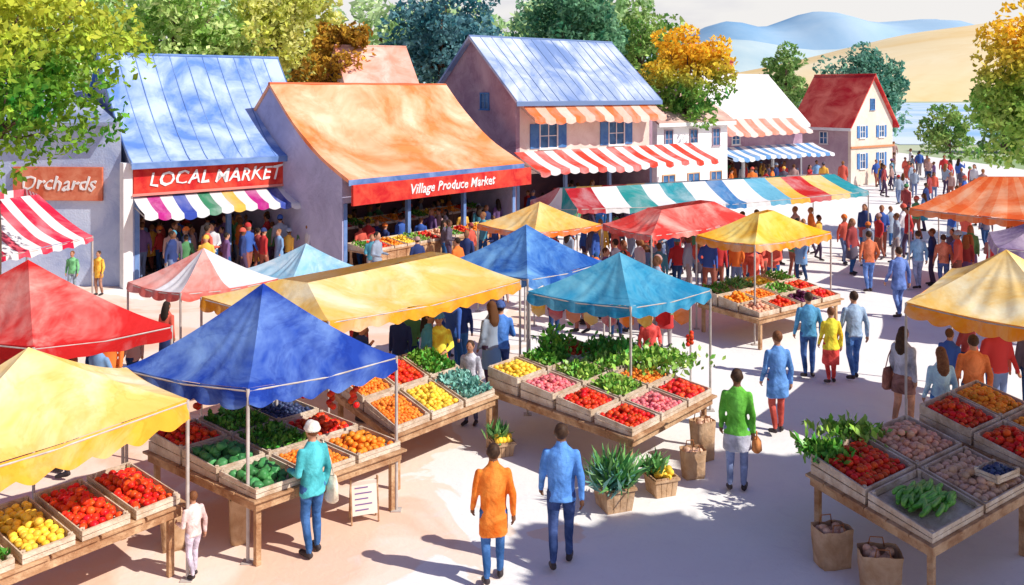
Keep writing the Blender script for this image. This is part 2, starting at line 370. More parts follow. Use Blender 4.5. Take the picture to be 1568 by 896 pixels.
# ------------------------------------------------------------------ ground
def plane(name, pts, z, m):
    mb=MB(); mb.add([(x,y,z) for x,y in pts],[tuple(range(len(pts)))]); return mb.obj(name,[m])
M_grass=mat('meadow_grass',(.3,.42,.2),(.6,.62,.45),scale=.05,rough=.95)
plane('ground',[(-2500,-300),(2500,-300),(2500,2500),(-2500,2500)],0,M_grass)
def pave():
    m=bpy.data.materials.new('pale_paving'); m.use_nodes=True; nt=m.node_tree; N=nt.nodes; L=nt.links; bs=N['Principled BSDF']
    bs.inputs['Roughness'].default_value=.9; bs.inputs['Specular IOR Level'].default_value=.15
    tc=N.new('ShaderNodeTexCoord')
    def nz(s,d,dist=.5):
        n=N.new('ShaderNodeTexNoise'); n.inputs['Scale'].default_value=s; n.inputs['Detail'].default_value=d; n.inputs['Distortion'].default_value=dist
        L.new(tc.outputs['Object'],n.inputs['Vector']); return n
    def rng(src,a,b,c=0,d=1):
        r=N.new('ShaderNodeMapRange'); r.inputs[1].default_value=a; r.inputs[2].default_value=b; r.inputs[3].default_value=c; r.inputs[4].default_value=d
        L.new(src,r.inputs[0]); return r.outputs[0]
    def mix(f,a,b):
        x=N.new('ShaderNodeMix'); x.data_type='RGBA'
        L.new(f,x.inputs[0])
        for k,q in ((6,a),(7,b)):
            if isinstance(q,tuple): x.inputs[k].default_value=(*q,1)
            else: L.new(q,x.inputs[k])
        return x.outputs[2]
    sx=N.new('ShaderNodeSeparateXYZ'); L.new(tc.outputs['Object'],sx.inputs[0])
    base=mix(rng(nz(.8,6).outputs['Fac'],.4,.7),(.87,.85,.81),(.84,.80,.76))
    n2=nz(.35,6,1.2)
    g=rng(sx.outputs['X'],-2.2,1.2,.17,-.17)
    ad=N.new('ShaderNodeMath'); ad.operation='ADD'; L.new(n2.outputs['Fac'],ad.inputs[0]); L.new(g,ad.inputs[1])
    base=mix(rng(ad.outputs[0],.52,.535,0,.6),base,(.87,.62,.44))
    base=mix(rng(ad.outputs[0],.60,.68,0,.7),base,(.80,.50,.34))
    base=mix(rng(nz(22,3,0).outputs['Fac'],.58,.8,0,.2),base,(.55,.5,.48))
    base=mix(rng(nz(3,5,1).outputs['Fac'],.55,.75,0,.3),base,(.74,.70,.72))
    L.new(base,bs.inputs['Base Color'])
    bp=N.new('ShaderNodeBump'); bp.inputs['Strength'].default_value=.25; bp.inputs['Distance'].default_value=.03
    L.new(nz(9,6).outputs['Fac'],bp.inputs['Height']); L.new(bp.outputs[0],bs.inputs['Normal'])
    return m
plane('plaza',[(-30,-5),(30,-5),(36,40),(38,70),(36,94),(28,94),(20,70),(-30,62)],.004,pave())

# ------------------------------------------------------------------ canopies
def canopy(name, P, T, ze, cols, zt=None, val=.22, stripes=None, valcols=None, sag=.05, scal=7, poles=(0,1,2,3), curve=1.25, base=0.0):
    """P: 4 xy corners in order; T: ridge points (xyz) matching corners"""
    cx=sum(p[0] for p in P)/4; cy=sum(p[1] for p in P)/4; e=empty(name,(cx,cy,0)); mb=MB(); rim=MB()
    if len(T)==1: T=T*4
    mats=[cloth(c) if isinstance(c[0],float) else cloth(*c) for c in cols]; nv=len(mats)
    if valcols: mats+= [cloth(c) for c in valcols]
    nu=48; nt=12
    for i in range(4):
        a,b=P[i],P[(i+1)%4]; ta,tb=T[i],T[(i+1)%4]; vs=[]; fs=[]
        for j in range(nt+1):
            t=j/nt
            for k in range(nu+1):
                u=k/nu
                x=(a[0]*(1-u)+b[0]*u)*(1-t)+(ta[0]*(1-u)+tb[0]*u)*t
                y=(a[1]*(1-u)+b[1]*u)*(1-t)+(ta[1]*(1-u)+tb[1]*u)*t
                zt_=ta[2]*(1-u)+tb[2]*u
                z0=ze-sag*4*u*(1-u)
                z=z0+(zt_-z0)*(t**curve) - .05*sin(pi*t)*4*u*(1-u)
                wr=4*u*(1-u)*min(1,(1-t)*3)
                z+=.09*wr*sin(pi*min(1,t+.12))*noise.noise(Vector((x*1.3,y*1.3,ze*3)))
                z+=.022*wr*sin(u*pi*9+3*noise.noise(Vector((u*3,t*2,i+cx))))*(1-t)*min(1,t*6)
                vs.append((x-cx,y-cy,z))
        for j in range(nt):
            for k in range(nu):
                q=j*(nu+1)+k; fs.append((q,q+1,q+nu+2,q+nu+1))
        o=len(mb.v); mb.v+=vs
        for idx,f in enumerate(fs):
            k=idx%nu; mb.f.append(tuple(w+o for w in f)); 
            mb.m.append((k*stripes[i]//nu)%nv if stripes and stripes[i] else 0)
        if val>0:
            nx=b[1]-a[1]; ny=-(b[0]-a[0]); l=sqrt(nx*nx+ny*ny)+1e-6; nx/=l; ny/=l
            mx=(a[0]+b[0])/2-cx; my=(a[1]+b[1])/2-cy
            if nx*mx+ny*my<0: nx,ny=-nx,-ny
            vs=[]; nn=nu*2; ns=max(3,round(l*2.6)) if scal else 1
            for r in range(3):
                for k in range(nn+1):
                    u=k/nn; x=a[0]*(1-u)+b[0]*u-cx; y=a[1]*(1-u)+b[1]*u-cy; z0=ze-sag*4*u*(1-u)
                    dz=val*(.74+.26*(abs(sin(pi*ns*u)) if scal else .5)+.14*noise.noise(Vector((u*7,i,ze+cx))))
                    off=.0 if r==0 else (.02 if r==1 else .035)*(1+.8*sin(u*ns*pi*2))
                    vs.append((x+nx*off,y+ny*off,z0-dz*r/2))
            o=len(mb.v); mb.v+=vs
            for r in range(2):
                for k in range(nn):
                    q=r*(nn+1)+k+o; mb.f.append((q,q+1,q+nn+2,q+nn+1))
                    if valcols: mb.m.append(nv+((k*(stripes[i] if stripes and stripes[i] else 1)//nn)%len(valcols)))
                    else: mb.m.append((k*stripes[i]//nn)%nv if stripes and stripes[i] else 0)
        rim.tube([(a[0]-cx,a[1]-cy,ze-.04),((a[0]+b[0])/2-cx,(a[1]+b[1])/2-cy,ze-sag-.04),(b[0]-cx,b[1]-cy,ze-.04)],.012,0,6)
        pts=[]
        for j in range(9):
            t=.06+.94*j/8; pts.append((a[0]*(1-t)+ta[0]*t-cx,a[1]*(1-t)+ta[1]*t-cy,ze+(ta[2]-ze)*t**curve-.06-.05*t))
        rim.tube(pts,.011,0,6)
        if i in poles:
            rim.tube([(a[0]-cx,a[1]-cy,base),(a[0]-cx,a[1]-cy,ze-.012)],.022,0,8)
            rim.box(a[0]-cx-.07,a[0]-cx+.07,a[1]-cy-.07,a[1]-cy+.07,.006,.02)
    mb.obj('canvas_top',mats,e,smooth=True); rim.obj('frame_and_poles',[M_pole],e,smooth=False)
    return e
def ctr(P,z): return [(sum(p[0] for p in P)/4,sum(p[1] for p in P)/4,z)]

P=[(-3.25,11.25),(-1.6,12.65),(-3.5,13.6),(-5.15,12.1)]
canopy('blue_canopy_tent',P,ctr(P,3.2),2.15,[((.02,.07,.42),(.22,.38,.76))],val=.26)
P=[(-3.85,10.85),(-5.1,12.1),(-6.9,9.6),(-5.7,8.2)]
canopy('yellow_canopy_tent',P,ctr(P,2.95),2.15,[((.93,.6,.16),(.94,.83,.56))],val=.3,valcols=[(.92,.5,.05)])
P=[(-5.25,14.1),(-8.2,15.4),(-9.7,14.1),(-6.75,12.9)]
canopy('red_canopy_tent',P,ctr(P,3.2),2.2,[((.72,.03,.03),(.9,.52,.44))],val=.24,valcols=[(.62,.02,.02)],scal=0)
canopy('striped_awning_stall',[(-10.05,21.9),(-12.0,22.6),(-12.9,20),(-10.9,19.2)],[(-11.5,22.2,3.3),(-12,22.5,3.4),(-12.8,20,3.4),(-12.3,19.8,3.3)],2.35,[(.68,.02,.07),(.84,.81,.8)],stripes=[9,9,9,9],val=.16)
P=[(-5.8,16.0),(-4.4,17.2),(-5.7,18.1),(-7.1,16.9)]
canopy('pink_canopy_tent',P,ctr(P,2.88),2.28,[((.78,.22,.18),(.88,.58,.53)),((.82,.8,.8),(.78,.82,.87))],stripes=[2,2,2,2],val=.16,valcols=[(.76,.16,.12)])
P=[(-4.2,17.4),(-3.1,18.7),(-4.1,19.9),(-5.4,18.6)]
canopy('light_blue_canopy_tent',P,ctr(P,2.7),2.2,[((.25,.56,.76),(.72,.83,.88))],val=.15)
P=[(-2.8,13.95),(.15,17.0),(-2.4,18.9),(-5.3,15.6)]
canopy('yellow_canopy_tent',P,[(-3.4,15.2,2.62),(-1.2,17.6,2.68),(-1.6,17.8,2.68),(-3.9,15.5,2.62)],2.3,[((.93,.62,.17),(.94,.83,.55))],val=.22,valcols=[(.92,.42,.03)],sag=.08)
P=[(.3,17.6),(1.95,19.4),(.3,21.2),(-1.35,19.4)]
canopy('blue_canopy_tent',P,ctr(P,2.98),2.2,[((.02,.12,.46),(.2,.45,.78))],val=.22)
P=[(1.98,15.25),(3.6,16.6),(1.9,17.75),(.28,16.4)]
canopy('teal_canopy_tent',P,ctr(P,2.9),2.22,[((.02,.28,.5),(.2,.55,.7))],val=.22)
P=[(.55,22.6),(2.35,24.0),(.9,25.6),(-.9,24.1)]
canopy('orange_canopy_tent',P,ctr(P,2.9),2.32,[((.93,.5,.08),(.94,.74,.38))],val=.15,valcols=[ORANGE])
P=[(3.4,22.3),(6.7,25.2),(5.8,27.2),(2.4,24.2)]
canopy('red_canopy_tent',P,[(3.9,23.8,2.72),(5.6,25.3,2.75),(5.3,25.7,2.75),(3.6,24.2,2.72)],2.3,[((.74,.06,.05),(.86,.42,.35))],val=.16)
P=[(5.55,20.9),(7.95,22.8),(6.9,24.3),(4.5,22.3)]
canopy('yellow_canopy_tent',P,[(6.0,22.2,2.82),(6.5,22.7,2.84),(6.4,22.9,2.84),(5.9,22.4,2.82)],2.3,[((.94,.52,.02),(.94,.76,.25))],val=.2,valcols=[(.9,.33,.02)])
canopy('long_striped_canopy',[(1.9,26.6),(12.2,31.3),(11.2,34),(.6,28.7)],[(1.6,27.7,2.85),(11.5,32.6,2.85),(11.3,32.9,2.85),(1.4,28,2.85)],2.4,
   [(.5,.02,.03),(.84,.82,.8),(.03,.34,.33),(.8,.83,.82),(.04,.34,.4),(.84,.84,.83),(.04,.22,.5),(.84,.82,.8),(.18,.5,.66),(.9,.5,.08),RED,(.92,.62,.16),(.03,.34,.4)],stripes=[13,3,13,3],val=.18,scal=7,sag=.14)
P=[(11.6,26.7),(14.6,23.5),(17.2,27),(14.0,30)]
canopy('orange_striped_canopy',P,[(13.9,27.2,3.25),(15,26.6,3.3),(15.2,26.8,3.3),(14.1,27.4,3.25)],2.4,[((.82,.15,.03),(.88,.36,.17)),((.86,.25,.08),(.9,.5,.3))],stripes=[10,10,10,10],val=.22)
P=[(6.55,15.2),(8.2,13.15),(10.3,16),(8.7,18.1)]
canopy('yellow_canopy_tent',P,ctr(P,3.1),2.3,[((.93,.62,.17),(.94,.84,.56))],val=.26,valcols=[(.9,.33,.02)])
P=[(10.9,20.5),(13.2,19.5),(14,22),(11.9,22.8)]
canopy('mauve_canopy_tent',P,ctr(P,2.95),2.3,[((.28,.2,.35),(.5,.4,.5))],val=.2)

# ------------------------------------------------------------------ produce tables
def bil(Q,u,v):
    a,b,c,d=Q; return (a*(1-u)+b*u)*(1-v)+(d*(1-u)+c*u)*v
KR={'tomato':.048,'orange':.048,'lemon':.046,'peach':.052,'potato':.052,'berry':.036,'broccoli':.07,'pepper':.05,'radish':.042,'eggplant':.055,'carrot':.032}
def leaves_np(n, ctr_fn, size, up=.3, aspect=2.2):
    c=ctr_fn(n); d=NR.normal(size=(n,3)); d[:,2]=np.abs(d[:,2])*1+up; d/=np.linalg.norm(d,axis=1)[:,None]
    s=np.cross(d,NR.normal(size=(n,3))); s/=np.linalg.norm(s,axis=1)[:,None]+1e-9
    L=size*NR.uniform(.6,1.3,(n,1)); W=L/aspect
    p0=c-s*W*.2; p1=c+s*W*.2; m0=c+d*L*.55-s*W*.5; m1=c+d*L*.55+s*W*.5; nrm=np.cross(d,s); t=c+d*L+nrm*L*.2
    V=np.stack([p0,p1,m1,m0,t,t+s*.002],1).reshape(-1,3)
    b=np.arange(n)[:,None]*6
    F=np.concatenate([b+np.array([[0,1,2,3]]),b+np.array([[3,2,5,4]])]); return V,F
def crate(e, org, Q, zb, ztop, kind, near=True):
    mb=MB(); C=sum(Q,Vector((0,0)))/4; k=.05
    O=[Vector((q.x-org.x,q.y-org.y,0)) for q in Q]; Cc=Vector((C.x-org.x,C.y-org.y,0)); I=[o+(Cc-o)*k for o in O]
    def pt(p,z): return (p.x,p.y,z)
    for i in range(4):
        j=(i+1)%4
        if near:
            for fa,fb in ((0,.46),(.54,1)):
                za=[zb+(ztop[q]-zb)*fa for q in (i,j)]; zc=[zb+(ztop[q]-zb)*fb+R.uniform(-.003,.003) for q in (i,j)]
                mb.hexa([pt(O[i],za[0]),pt(O[j],za[1]),pt(I[j],za[1]),pt(I[i],za[0]),pt(O[i],zc[0]),pt(O[j],zc[1]),pt(I[j],zc[1]),pt(I[i],zc[0])])
        else:
            mb.hexa([pt(O[i],zb),pt(O[j],zb),pt(I[j],zb),pt(I[i],zb),pt(O[i],ztop[i]),pt(O[j],ztop[j]),pt(I[j],ztop[j]),pt(I[i],ztop[i])])
    if near:
        for i in range(4):
            c=I[i]+(Cc-I[i])*.05; s_=.02
            mb.box(c.x-s_,c.x+s_,c.y-s_,c.y+s_,zb,ztop[i]+.012)
    mb.hexa([(I[i].x,I[i].y,zb+.001) for i in range(4)]+[(I[i].x,I[i].y,max(zb+.01,ztop[i]-.09)) for i in range(4)])
    mb.obj('crate',[M_crate],e)
    Qz=[Vector((I[i].x,I[i].y,ztop[i])) for i in range(4)]
    lx=((Qz[1]-Qz[0]).length+(Qz[2]-Qz[3]).length)/2; ly=((Qz[3]-Qz[0]).length+(Qz[2]-Qz[1]).length)/2
    if kind in KR:
        r=KR[kind]*(1 if near else 1.25); tv,tf=(ICO2 if near else ICO1); pts=[]
        nx=max(2,int(lx/(2*r))); ny=max(2,int(ly/(2*r)))
        for lay in range(3):
            for a in range(nx):
                for b in range(ny):
                    u=(a+.5+R.uniform(-.25,.25))/nx; v=(b+.5+R.uniform(-.25,.25))/ny
                    if lay>0 and (abs(u-.5)>.46-.14*lay or abs(v-.5)>.46-.14*lay or R.random()<.22*lay): continue
                    u=.06+.88*u; v=.06+.88*v
                    p=bil(Qz,u,v); pts.append((p.x,p.y,p.z-.035+lay*r*.95+R.uniform(-.01,.01)))
        pts=np.array(pts); n=len(pts); sc=NR.uniform(.85,1.1,(n,1,1))*r*np.array([[[1,1,.9]]])
        if kind in('potato','eggplant','carrot'):
            sc=sc*NR.uniform(.78,1.3,(n,1,3))
        V=(tv[None]*sc+pts[:,None]).reshape(-1,3); F=(tf[None]+(np.arange(n)*len(tv))[:,None,None]).reshape(-1,3)
        if kind=='broccoli': V=V+NR.normal(size=V.shape)*.009
        fast(kind+'_pile',V,F,[PR[kind]],e,smooth=kind!='broccoli')
        if kind in('tomato','pepper') and near:
            k2=NR.rand(n)<.22; pp=pts[k2]+np.array([[0,0,r*.85]])
            if len(pp):
                V,F=leaves_np(len(pp)*3,lambda m:np.repeat(pp,3,0)[:m],.02,.1); fast('stem_leaves',V,F,[PR['greens']],e)
    elif kind=='cucumber':
        mb=MB(); n=int(lx*ly*62)
        for i in range(n):
            p=bil(Qz,R.uniform(.2,.8),R.uniform(.2,.8)); a=R.gauss(.85,.14); d=Vector((cos(a),sin(a),R.uniform(-.05,.05)))*R.uniform(.14,.19)
            sd=Vector((-sin(a),cos(a),0))*R.uniform(-.03,.03); p=p+Vector((0,0,R.uniform(-.02,.05)))
            mb.tube([p-d,p-d*.93,p-d*.6+sd*.6,p+sd,p+d*.6+sd*.6,p+d*.93,p+d],[.006,.02,.029,.031,.029,.02,.006],0,9)
        mb.obj('cucumber_pile',[PR['cucumber']],e,smooth=True)
    else:
        n=int(lx*ly*(1000 if near else 380))
        m=np.array([[q.x,q.y,q.z] for q in Qz])
        def cf(k):
            u=NR.uniform(.04,.96,(k,1)); v=NR.uniform(.04,.96,(k,1))
            p=(m[0]*(1-u)+m[1]*u)*(1-v)+(m[3]*(1-u)+m[2]*u)*v
            p[:,2]+= -.03+.10*np.sin(pi*u[:,0])*np.sin(pi*v[:,0])*NR.uniform(0,1,k)+.05*np.sin(u[:,0]*23)*np.sin(v[:,0]*19); return p
        V,F=leaves_np(n,cf,.09 if kind!='leek' else .17,.3 if kind!='leek' else .1,1.7 if kind!='leek' else 4); fast(kind+'_bunches',V,F,[PR[kind]],e)
def table(name, Q, z, nx, ny, kinds, tilt=.06, ch=.11, near=True):
    Q=[Vector(q) for q in Q]; org=sum(Q,Vector((0,0)))/4; e=empty(name,(org.x,org.y,0)); mb=MB()
    loc=[Vector((q.x-org.x,q.y-org.y,0)) for q in Q]
    n=6
    for i in range(n):
        u0=i/n+.004; u1=(i+1)/n-.004; dz=R.uniform(-.004,0)
        pp=[bil(loc,0,u0),bil(loc,1,u0),bil(loc,1,u1),bil(loc,0,u1)]; k=1.03+R.uniform(-.004,.006)
        mb.hexa([(p.x*k,p.y*k,z-.035) for p in pp]+[(p.x*k,p.y*k,z+dz) for p in pp])
    for i in range(4):
        a=loc[i]*.985; b=loc[(i+1)%4]*.985; ai=loc[i]*.955; bi=loc[(i+1)%4]*.955
        mb.hexa([(a.x,a.y,z-.15),(b.x,b.y,z-.15),(bi.x,bi.y,z-.15),(ai.x,ai.y,z-.15),(a.x,a.y,z-.037),(b.x,b.y,z-.037),(bi.x,bi.y,z-.037),(ai.x,ai.y,z-.037)])
        c=loc[i]*.91; w=.036; M=Matrix.Translation((c.x,c.y,0))@Matrix.Rotation(atan2((loc[1]-loc[0]).y,(loc[1]-loc[0]).x),4,'Z')
        mb.box(-w,w,-w,w,.006,z-.037,0,M)
    mb.obj('trestle_frame',[M_wood],e,bevel=.006)
    g=.012; idx=0
    for j in range(ny):
        for i in range(nx):
            k=kinds[idx%len(kinds)]; idx+=1
            if k is None: continue
            u0=i/nx+g; u1=(i+1)/nx-g; v0=j/ny+g; v1=(j+1)/ny-g
            q=[bil(Q,u0,v0),bil(Q,u1,v0),bil(Q,u1,v1),bil(Q,u0,v1)]
            zt=[z+ch+tilt*j,z+ch+tilt*j,z+ch+tilt*(j+.8),z+ch+tilt*(j+.8)]
            crate(e,org,q,z+.003,zt,k,near)
    return e
table('produce_table',[(-3.1,11.05),(-1.5,12.65),(-3.5,14.1),(-5.05,12.6)],.85,3,3,
      ['broccoli','carrot','orange', 'broccoli','greens','tomato','tomato','greens','berry'],tilt=.06)
table('produce_table',[(-3.95,11.0),(-5.0,12.0),(-7.0,9.5),(-5.9,8.5)],.85,1,5,['tomato','tomato','lemon','greens','orange'],tilt=.0)
table('produce_table',[(-1.68,13.15),(-.25,14.85),(-1.5,16.7),(-2.95,15.1)],.85,3,2,['carrot','lemon','mint','carrot','tomato','greens'],tilt=.1)
table('produce_table',[(1.73,13.05),(3.3,14.9),(1.1,17.2),(-.45,15.35)],.85,3,4,
      ['tomato','radish','pepper', 'tomato','lettuce','carrot', 'radish','lettuce','lettuce', 'lemon','greens','tomato'],tilt=.06)
table('produce_table',[(5.5,20.35),(8.05,22.3),(7.0,24.1),(4.45,22.0)],.75,4,3,['peach','tomato','eggplant','pepper','orange','carrot','greens','tomato','greens','leek','lemon','greens'],tilt=.08,near=False)
table('produce_table',[(4.58,9.95),(6.5,11.4),(5.75,13.35),(3.84,11.85)],.85,2,2,['cucumber','potato','tomato','peach'],tilt=.08)
table('produce_table',[(6.62,11.6),(8.1,12.7),(7.35,14.5),(5.92,13.35)],.95,2,2,['tomato','orange','tomato','orange'],tilt=.1)

def leafheap(name, loc, mats_, n, spread, size, up, asp, parent=None):
    def cf(k):
        p=NR.normal(size=(k,3))*np.array(spread); return p+np.array(loc)
    V,F=leaves_np(n,cf,size,up,asp); return fast(name,V,F,[mats_],parent)
def veg_heap(x,y,z,kind='greens',n=260,s=(.16,.16,.05),sz=.16,asp=2.2):
    o=leafheap('leafy_greens',(0,0,0),PR[kind],n,s,sz,.5,asp); o.location=(x,y,z); return o
veg_heap(4.12,12.0,1.05,'greens',420,(.14,.17,.03),.15,2.5); veg_heap(4.65,12.6,1.09,'lettuce',420,(.2,.14,.04),.13,2)
veg_heap(.75,16.2,1.24,'greens',520,(.13,.13,.15),.11,1.6); veg_heap(2.5,15.9,1.12,'lettuce',900,(.32,.3,.06),.11,1.6); veg_heap(1.7,16.5,1.16,'greens',500,(.3,.22,.06),.12,1.8)
pe=empty('berry_punnet',(6.1,11.35,0)); crate(pe,Vector((6.1,11.35)),[Vector((5.9,11.1)),Vector((6.3,11.35)),Vector((6.12,11.62)),Vector((5.75,11.38))],1.03,[1.12]*4,'berry')
def vine(x,y,z,n=7):
    e=empty('hanging_tomato_vine',(x,y,0)); mb=MB(); mb.tube([(0,0,2.1),(.01,0,(2.1+z)/2),(0,0,z-.1)],.006,0,5); mb.obj('vine_stem',[PR['greens']],e)
    tv,tf=ICO2; pts=np.array([(R.uniform(-.06,.06),R.uniform(-.06,.06),z-.12+.24*i/n) for i in range(n)])
    V=(tv[None]*.045+pts[:,None]).reshape(-1,3); F=(tf[None]+(np.arange(n)*len(tv))[:,None,None]).reshape(-1,3); fast('tomatoes',V,F,[PR['tomato']],e,smooth=True)
for q in ((-4.7,12.35,1.55),(-4.35,12.75,1.5),(-3.0,13.1,1.58),(-2.55,12.85,1.5),(-2.2,12.65,1.6),(3.2,16.5,1.35)): vine(*q)

def planter(name,x,y,s,kind):
    e=empty(name,(x,y,0)); mb=MB()
    w=.2*s; h=.3*s
    for k in range(4):
        M=Matrix.Rotation(k*pi/2+.35,4,'Z')
        for j in range(4):
            x0=-w+j*w/2+.004; x1=x0+w/2-.008
            p=[(x0*.82,-w*.82,.006),(x1*.82,-w*.82,.006),(x1*.82,-w*.82+.02,.006),(x0*.82,-w*.82+.02,.006),(x0,-w,h),(x1,-w,h),(x1,-w+.02,h),(x0,-w+.02,h)]
            mb.hexa([M@Vector(q) for q in p])
        mb.box(-w-.012,w+.012,-w-.014,-w-.002,h-.05,h-.02,0,M)
    M=Matrix.Rotation(.35,4,'Z'); mb.box(-w*.8,w*.8,-w*.8,w*.8,.008,h-.05,1,M)
    mb.obj('tub',[M_paper,M_dark],e)
    if kind=='herb':
        leafheap('leaf_blades',(0,0,h-.05),PR['leek'],200,(.09,.09,.02),.40*s,1.0,9,e)
        leafheap('leaf_blades',(0,0,h-.05),PR['mint'],110,(.1,.1,.02),.34*s,.7,7,e)
    else:
        tv,tf=ICO2
        pts=np.array([(R.uniform(-.13,.13),R.uniform(-.13,.13),h-.02+R.uniform(0,.09)) for _ in range(26)])
        V=(tv[None]*.05+pts[:,None]).reshape(-1,3); F=(tf[None]+(np.arange(len(pts))*len(tv))[:,None,None]).reshape(-1,3)
        fast('lemon_pile',V,F,[PR['lemon']],e,smooth=True); leafheap('leaf_blades',(-.1,.05,h),PR['leek'],90,(.06,.06,.02),.3*s,.8,6,e)
    return e
planter('herb_planter',1.42,12.75,1.15,'herb'); planter('fruit_basket',2.15,13.2,.95,'fruit')
planter('fruit_basket',-.15,14.6,.8,'fruit')
def paperbag(name,x,y,w,h,rot=.3,fill='potato'):
    e=empty(name,(x,y,0),rot); mb=MB(); n=24; rows=7; vs=[]
    for r in range(rows+1):
        t=r/rows
        for k in range(n):
            a=2*pi*k/n; c,s=cos(a),sin(a); q=max(abs(c),abs(s)); rr=.75/q+.25
            zz=.006+h*t+(.03*noise.noise(Vector((c*2,s*2,x*5))) if r==rows else 0)
            d=.018*noise.noise(Vector((c*3,s*3,t*3+x)))
            vs.append(((w/2*rr*(.9+.14*t)+d)*c,(w/2*.75*rr*(.9+.14*t)+d)*s,zz))
    fs=[(i*n+k,i*n+(k+1)%n,(i+1)*n+(k+1)%n,(i+1)*n+k) for i in range(rows) for k in range(n)]; fs.append(tuple(range(n))[::-1])
    mb.add(vs,fs,0)
    for sg in (-1,1): mb.tube([(-w*.2,sg*w*.36,h-.02),(-w*.15,sg*w*.34,h+.09),(w*.15,sg*w*.34,h+.09),(w*.2,sg*w*.36,h-.02)],.008,1,6)
    mb.obj('bag_body',[M_paper,M_leather],e,smooth=True)
    tv,tf=ICO2; pts=np.array([(R.uniform(-.3,.3)*w,R.uniform(-.22,.22)*w,h-.06+R.uniform(-.02,.04)) for _ in range(16)])
    V=(tv[None]*.055+pts[:,None]).reshape(-1,3); F=(tf[None]+(np.arange(len(pts))*len(tv))[:,None,None]).reshape(-1,3)
    fast(fill+'_pile',V,F,[PR[fill]],e,smooth=True)
paperbag('paper_bag',3.92,11.2,.42,.46,.2); paperbag('paper_bag',4.27,10.62,.46,.46,-.15)
paperbag('paper_bag',-3.5,11.75,.26,.6,.4); paperbag('paper_bag',2.72,13.75,.34,.42,.2); paperbag('paper_bag',3.0,14.4,.34,.62,.5)
paperbag('paper_bag',-4.3,11.6,.3,.5,.4)
e=empty('price_board',(-2.0,12.35,0),.35); mb=MB()
for sg in (-1,1):
    M=Matrix.Translation((0,sg*.1,0))@Matrix.Rotation(sg*.2,4,'X')
    mb.box(-.17,.17,-.012,.012,.12,.56,0,M); mb.box(-.19,-.172,-.016,.016,.01,.6,1,M); mb.box(.172,.19,-.016,.016,.01,.6,1,M)
M=Matrix.Translation((0,-.1,0))@Matrix.Rotation(-.2,4,'X')
for k in range(5): mb.box(-.13,.05+.05*(k%2),-.0165,-.0145,.46-k*.07,.475-k*.07,2,M)
mb.obj('board',[mat('board_cream',(.78,.66,.55),(.85,.75,.66)),M_wood,mat('chalk_mark',(.2,.12,.3))],e)
e=empty('bunting',(0,0,0)); mb=MB(); a=Vector((.35,18.1,1.75)); b=Vector((3.4,17.4,1.75)); n=9
mb.tube([a.lerp(b,t/12)-Vector((0,0,.15*4*t/12*(1-t/12))) for t in range(13)],.006,3,5)
for i in range(n):
    t=(i+.5)/n; c=a.lerp(b,t)-Vector((0,0,.6*t*(1-t))); d=(b-a).normalized()*.15
    mb.add([c-d,c+d,c+d*.9-Vector((0,.03,.3)),c-Vector((0,0,.38)),c-d*.9-Vector((0,-.03,.28))],[(0,1,2,3,4)],i%3)
mb.tube([a-Vector((0,0,1.744)),a],.02,3,6); mb.tube([b-Vector((0,0,1.744)),b],.02,3,6)
mb.obj('flags',[cloth((.92,.5,.06)),cloth(RED),cloth(ORANGE),M_pole],e)

# ------------------------------------------------------------------ buildings
def text(s, size, parent, loc, rot, m, ext=.012):
    c=bpy.data.curves.new('lettering','FONT'); c.body=s; c.size=size; c.extrude=ext; c.align_x='CENTER'; c.align_y='CENTER'; c.resolution_u=2; c.offset=.006; c.shear=.25
    t=bpy.data.objects.new('tmp',c); COL.objects.link(t); dg=bpy.context.evaluated_depsgraph_get()
    me=bpy.data.meshes.new_from_object(t.evaluated_get(dg)); bpy.data.objects.remove(t)
    for v in me.vertices:   # hand-painted wobble
        v.co.y += .16*size*noise.noise(Vector((v.co.x*2.5,0,1)))+.07*size*noise.noise(Vector((v.co.x*9,v.co.y*8,4)))
        v.co.x += .07*size*noise.noise(Vector((v.co.x*6,v.co.y*8,9)))
    o=bpy.data.objects.new('lettering',me); COL.objects.link(o); me.materials.clear(); me.materials.append(m)
    o.parent=parent; o.location=loc; o.rotation_euler=rot
def window(e, M, w, h, shutters=True, fm=None, sm=None):
    mb=MB(); f=.05
    mb.box(-w/2,w/2,-.012,.002,-h/2,h/2,1,M)
    mb.box(-w/2-f,-w/2,-.05,.001,-h/2-f,h/2+f,0,M); mb.box(w/2,w/2+f,-.05,.001,-h/2-f,h/2+f,0,M)
    mb.box(-w/2,w/2,-.05,.001,h/2,h/2+f,0,M); mb.box(-w/2-.1,w/2+.1,-.09,.002,-h/2-f-.03,-h/2-f,0,M); mb.box(-w/2,w/2,-.048,.0,-h/2-f,-h/2,0,M)
    mb.box(-.02,.02,-.03,-.013,-h/2,h/2,0,M); mb.box(-w/2,-.021,-.028,-.0135,-.015,.015,0,M); mb.box(.021,w/2,-.028,-.0135,-.015,.015,0,M)
    if shutters:
        for sg in (-1,1):
            x=sg*(w/2+f+.005+w*.27); mb.box(x-w*.25,x+w*.25,-.04,-.004,-h/2-.02,h/2+.02,2,M)
    mb.obj('window',[fm or M_white,M_glass,sm or M_frame],e)
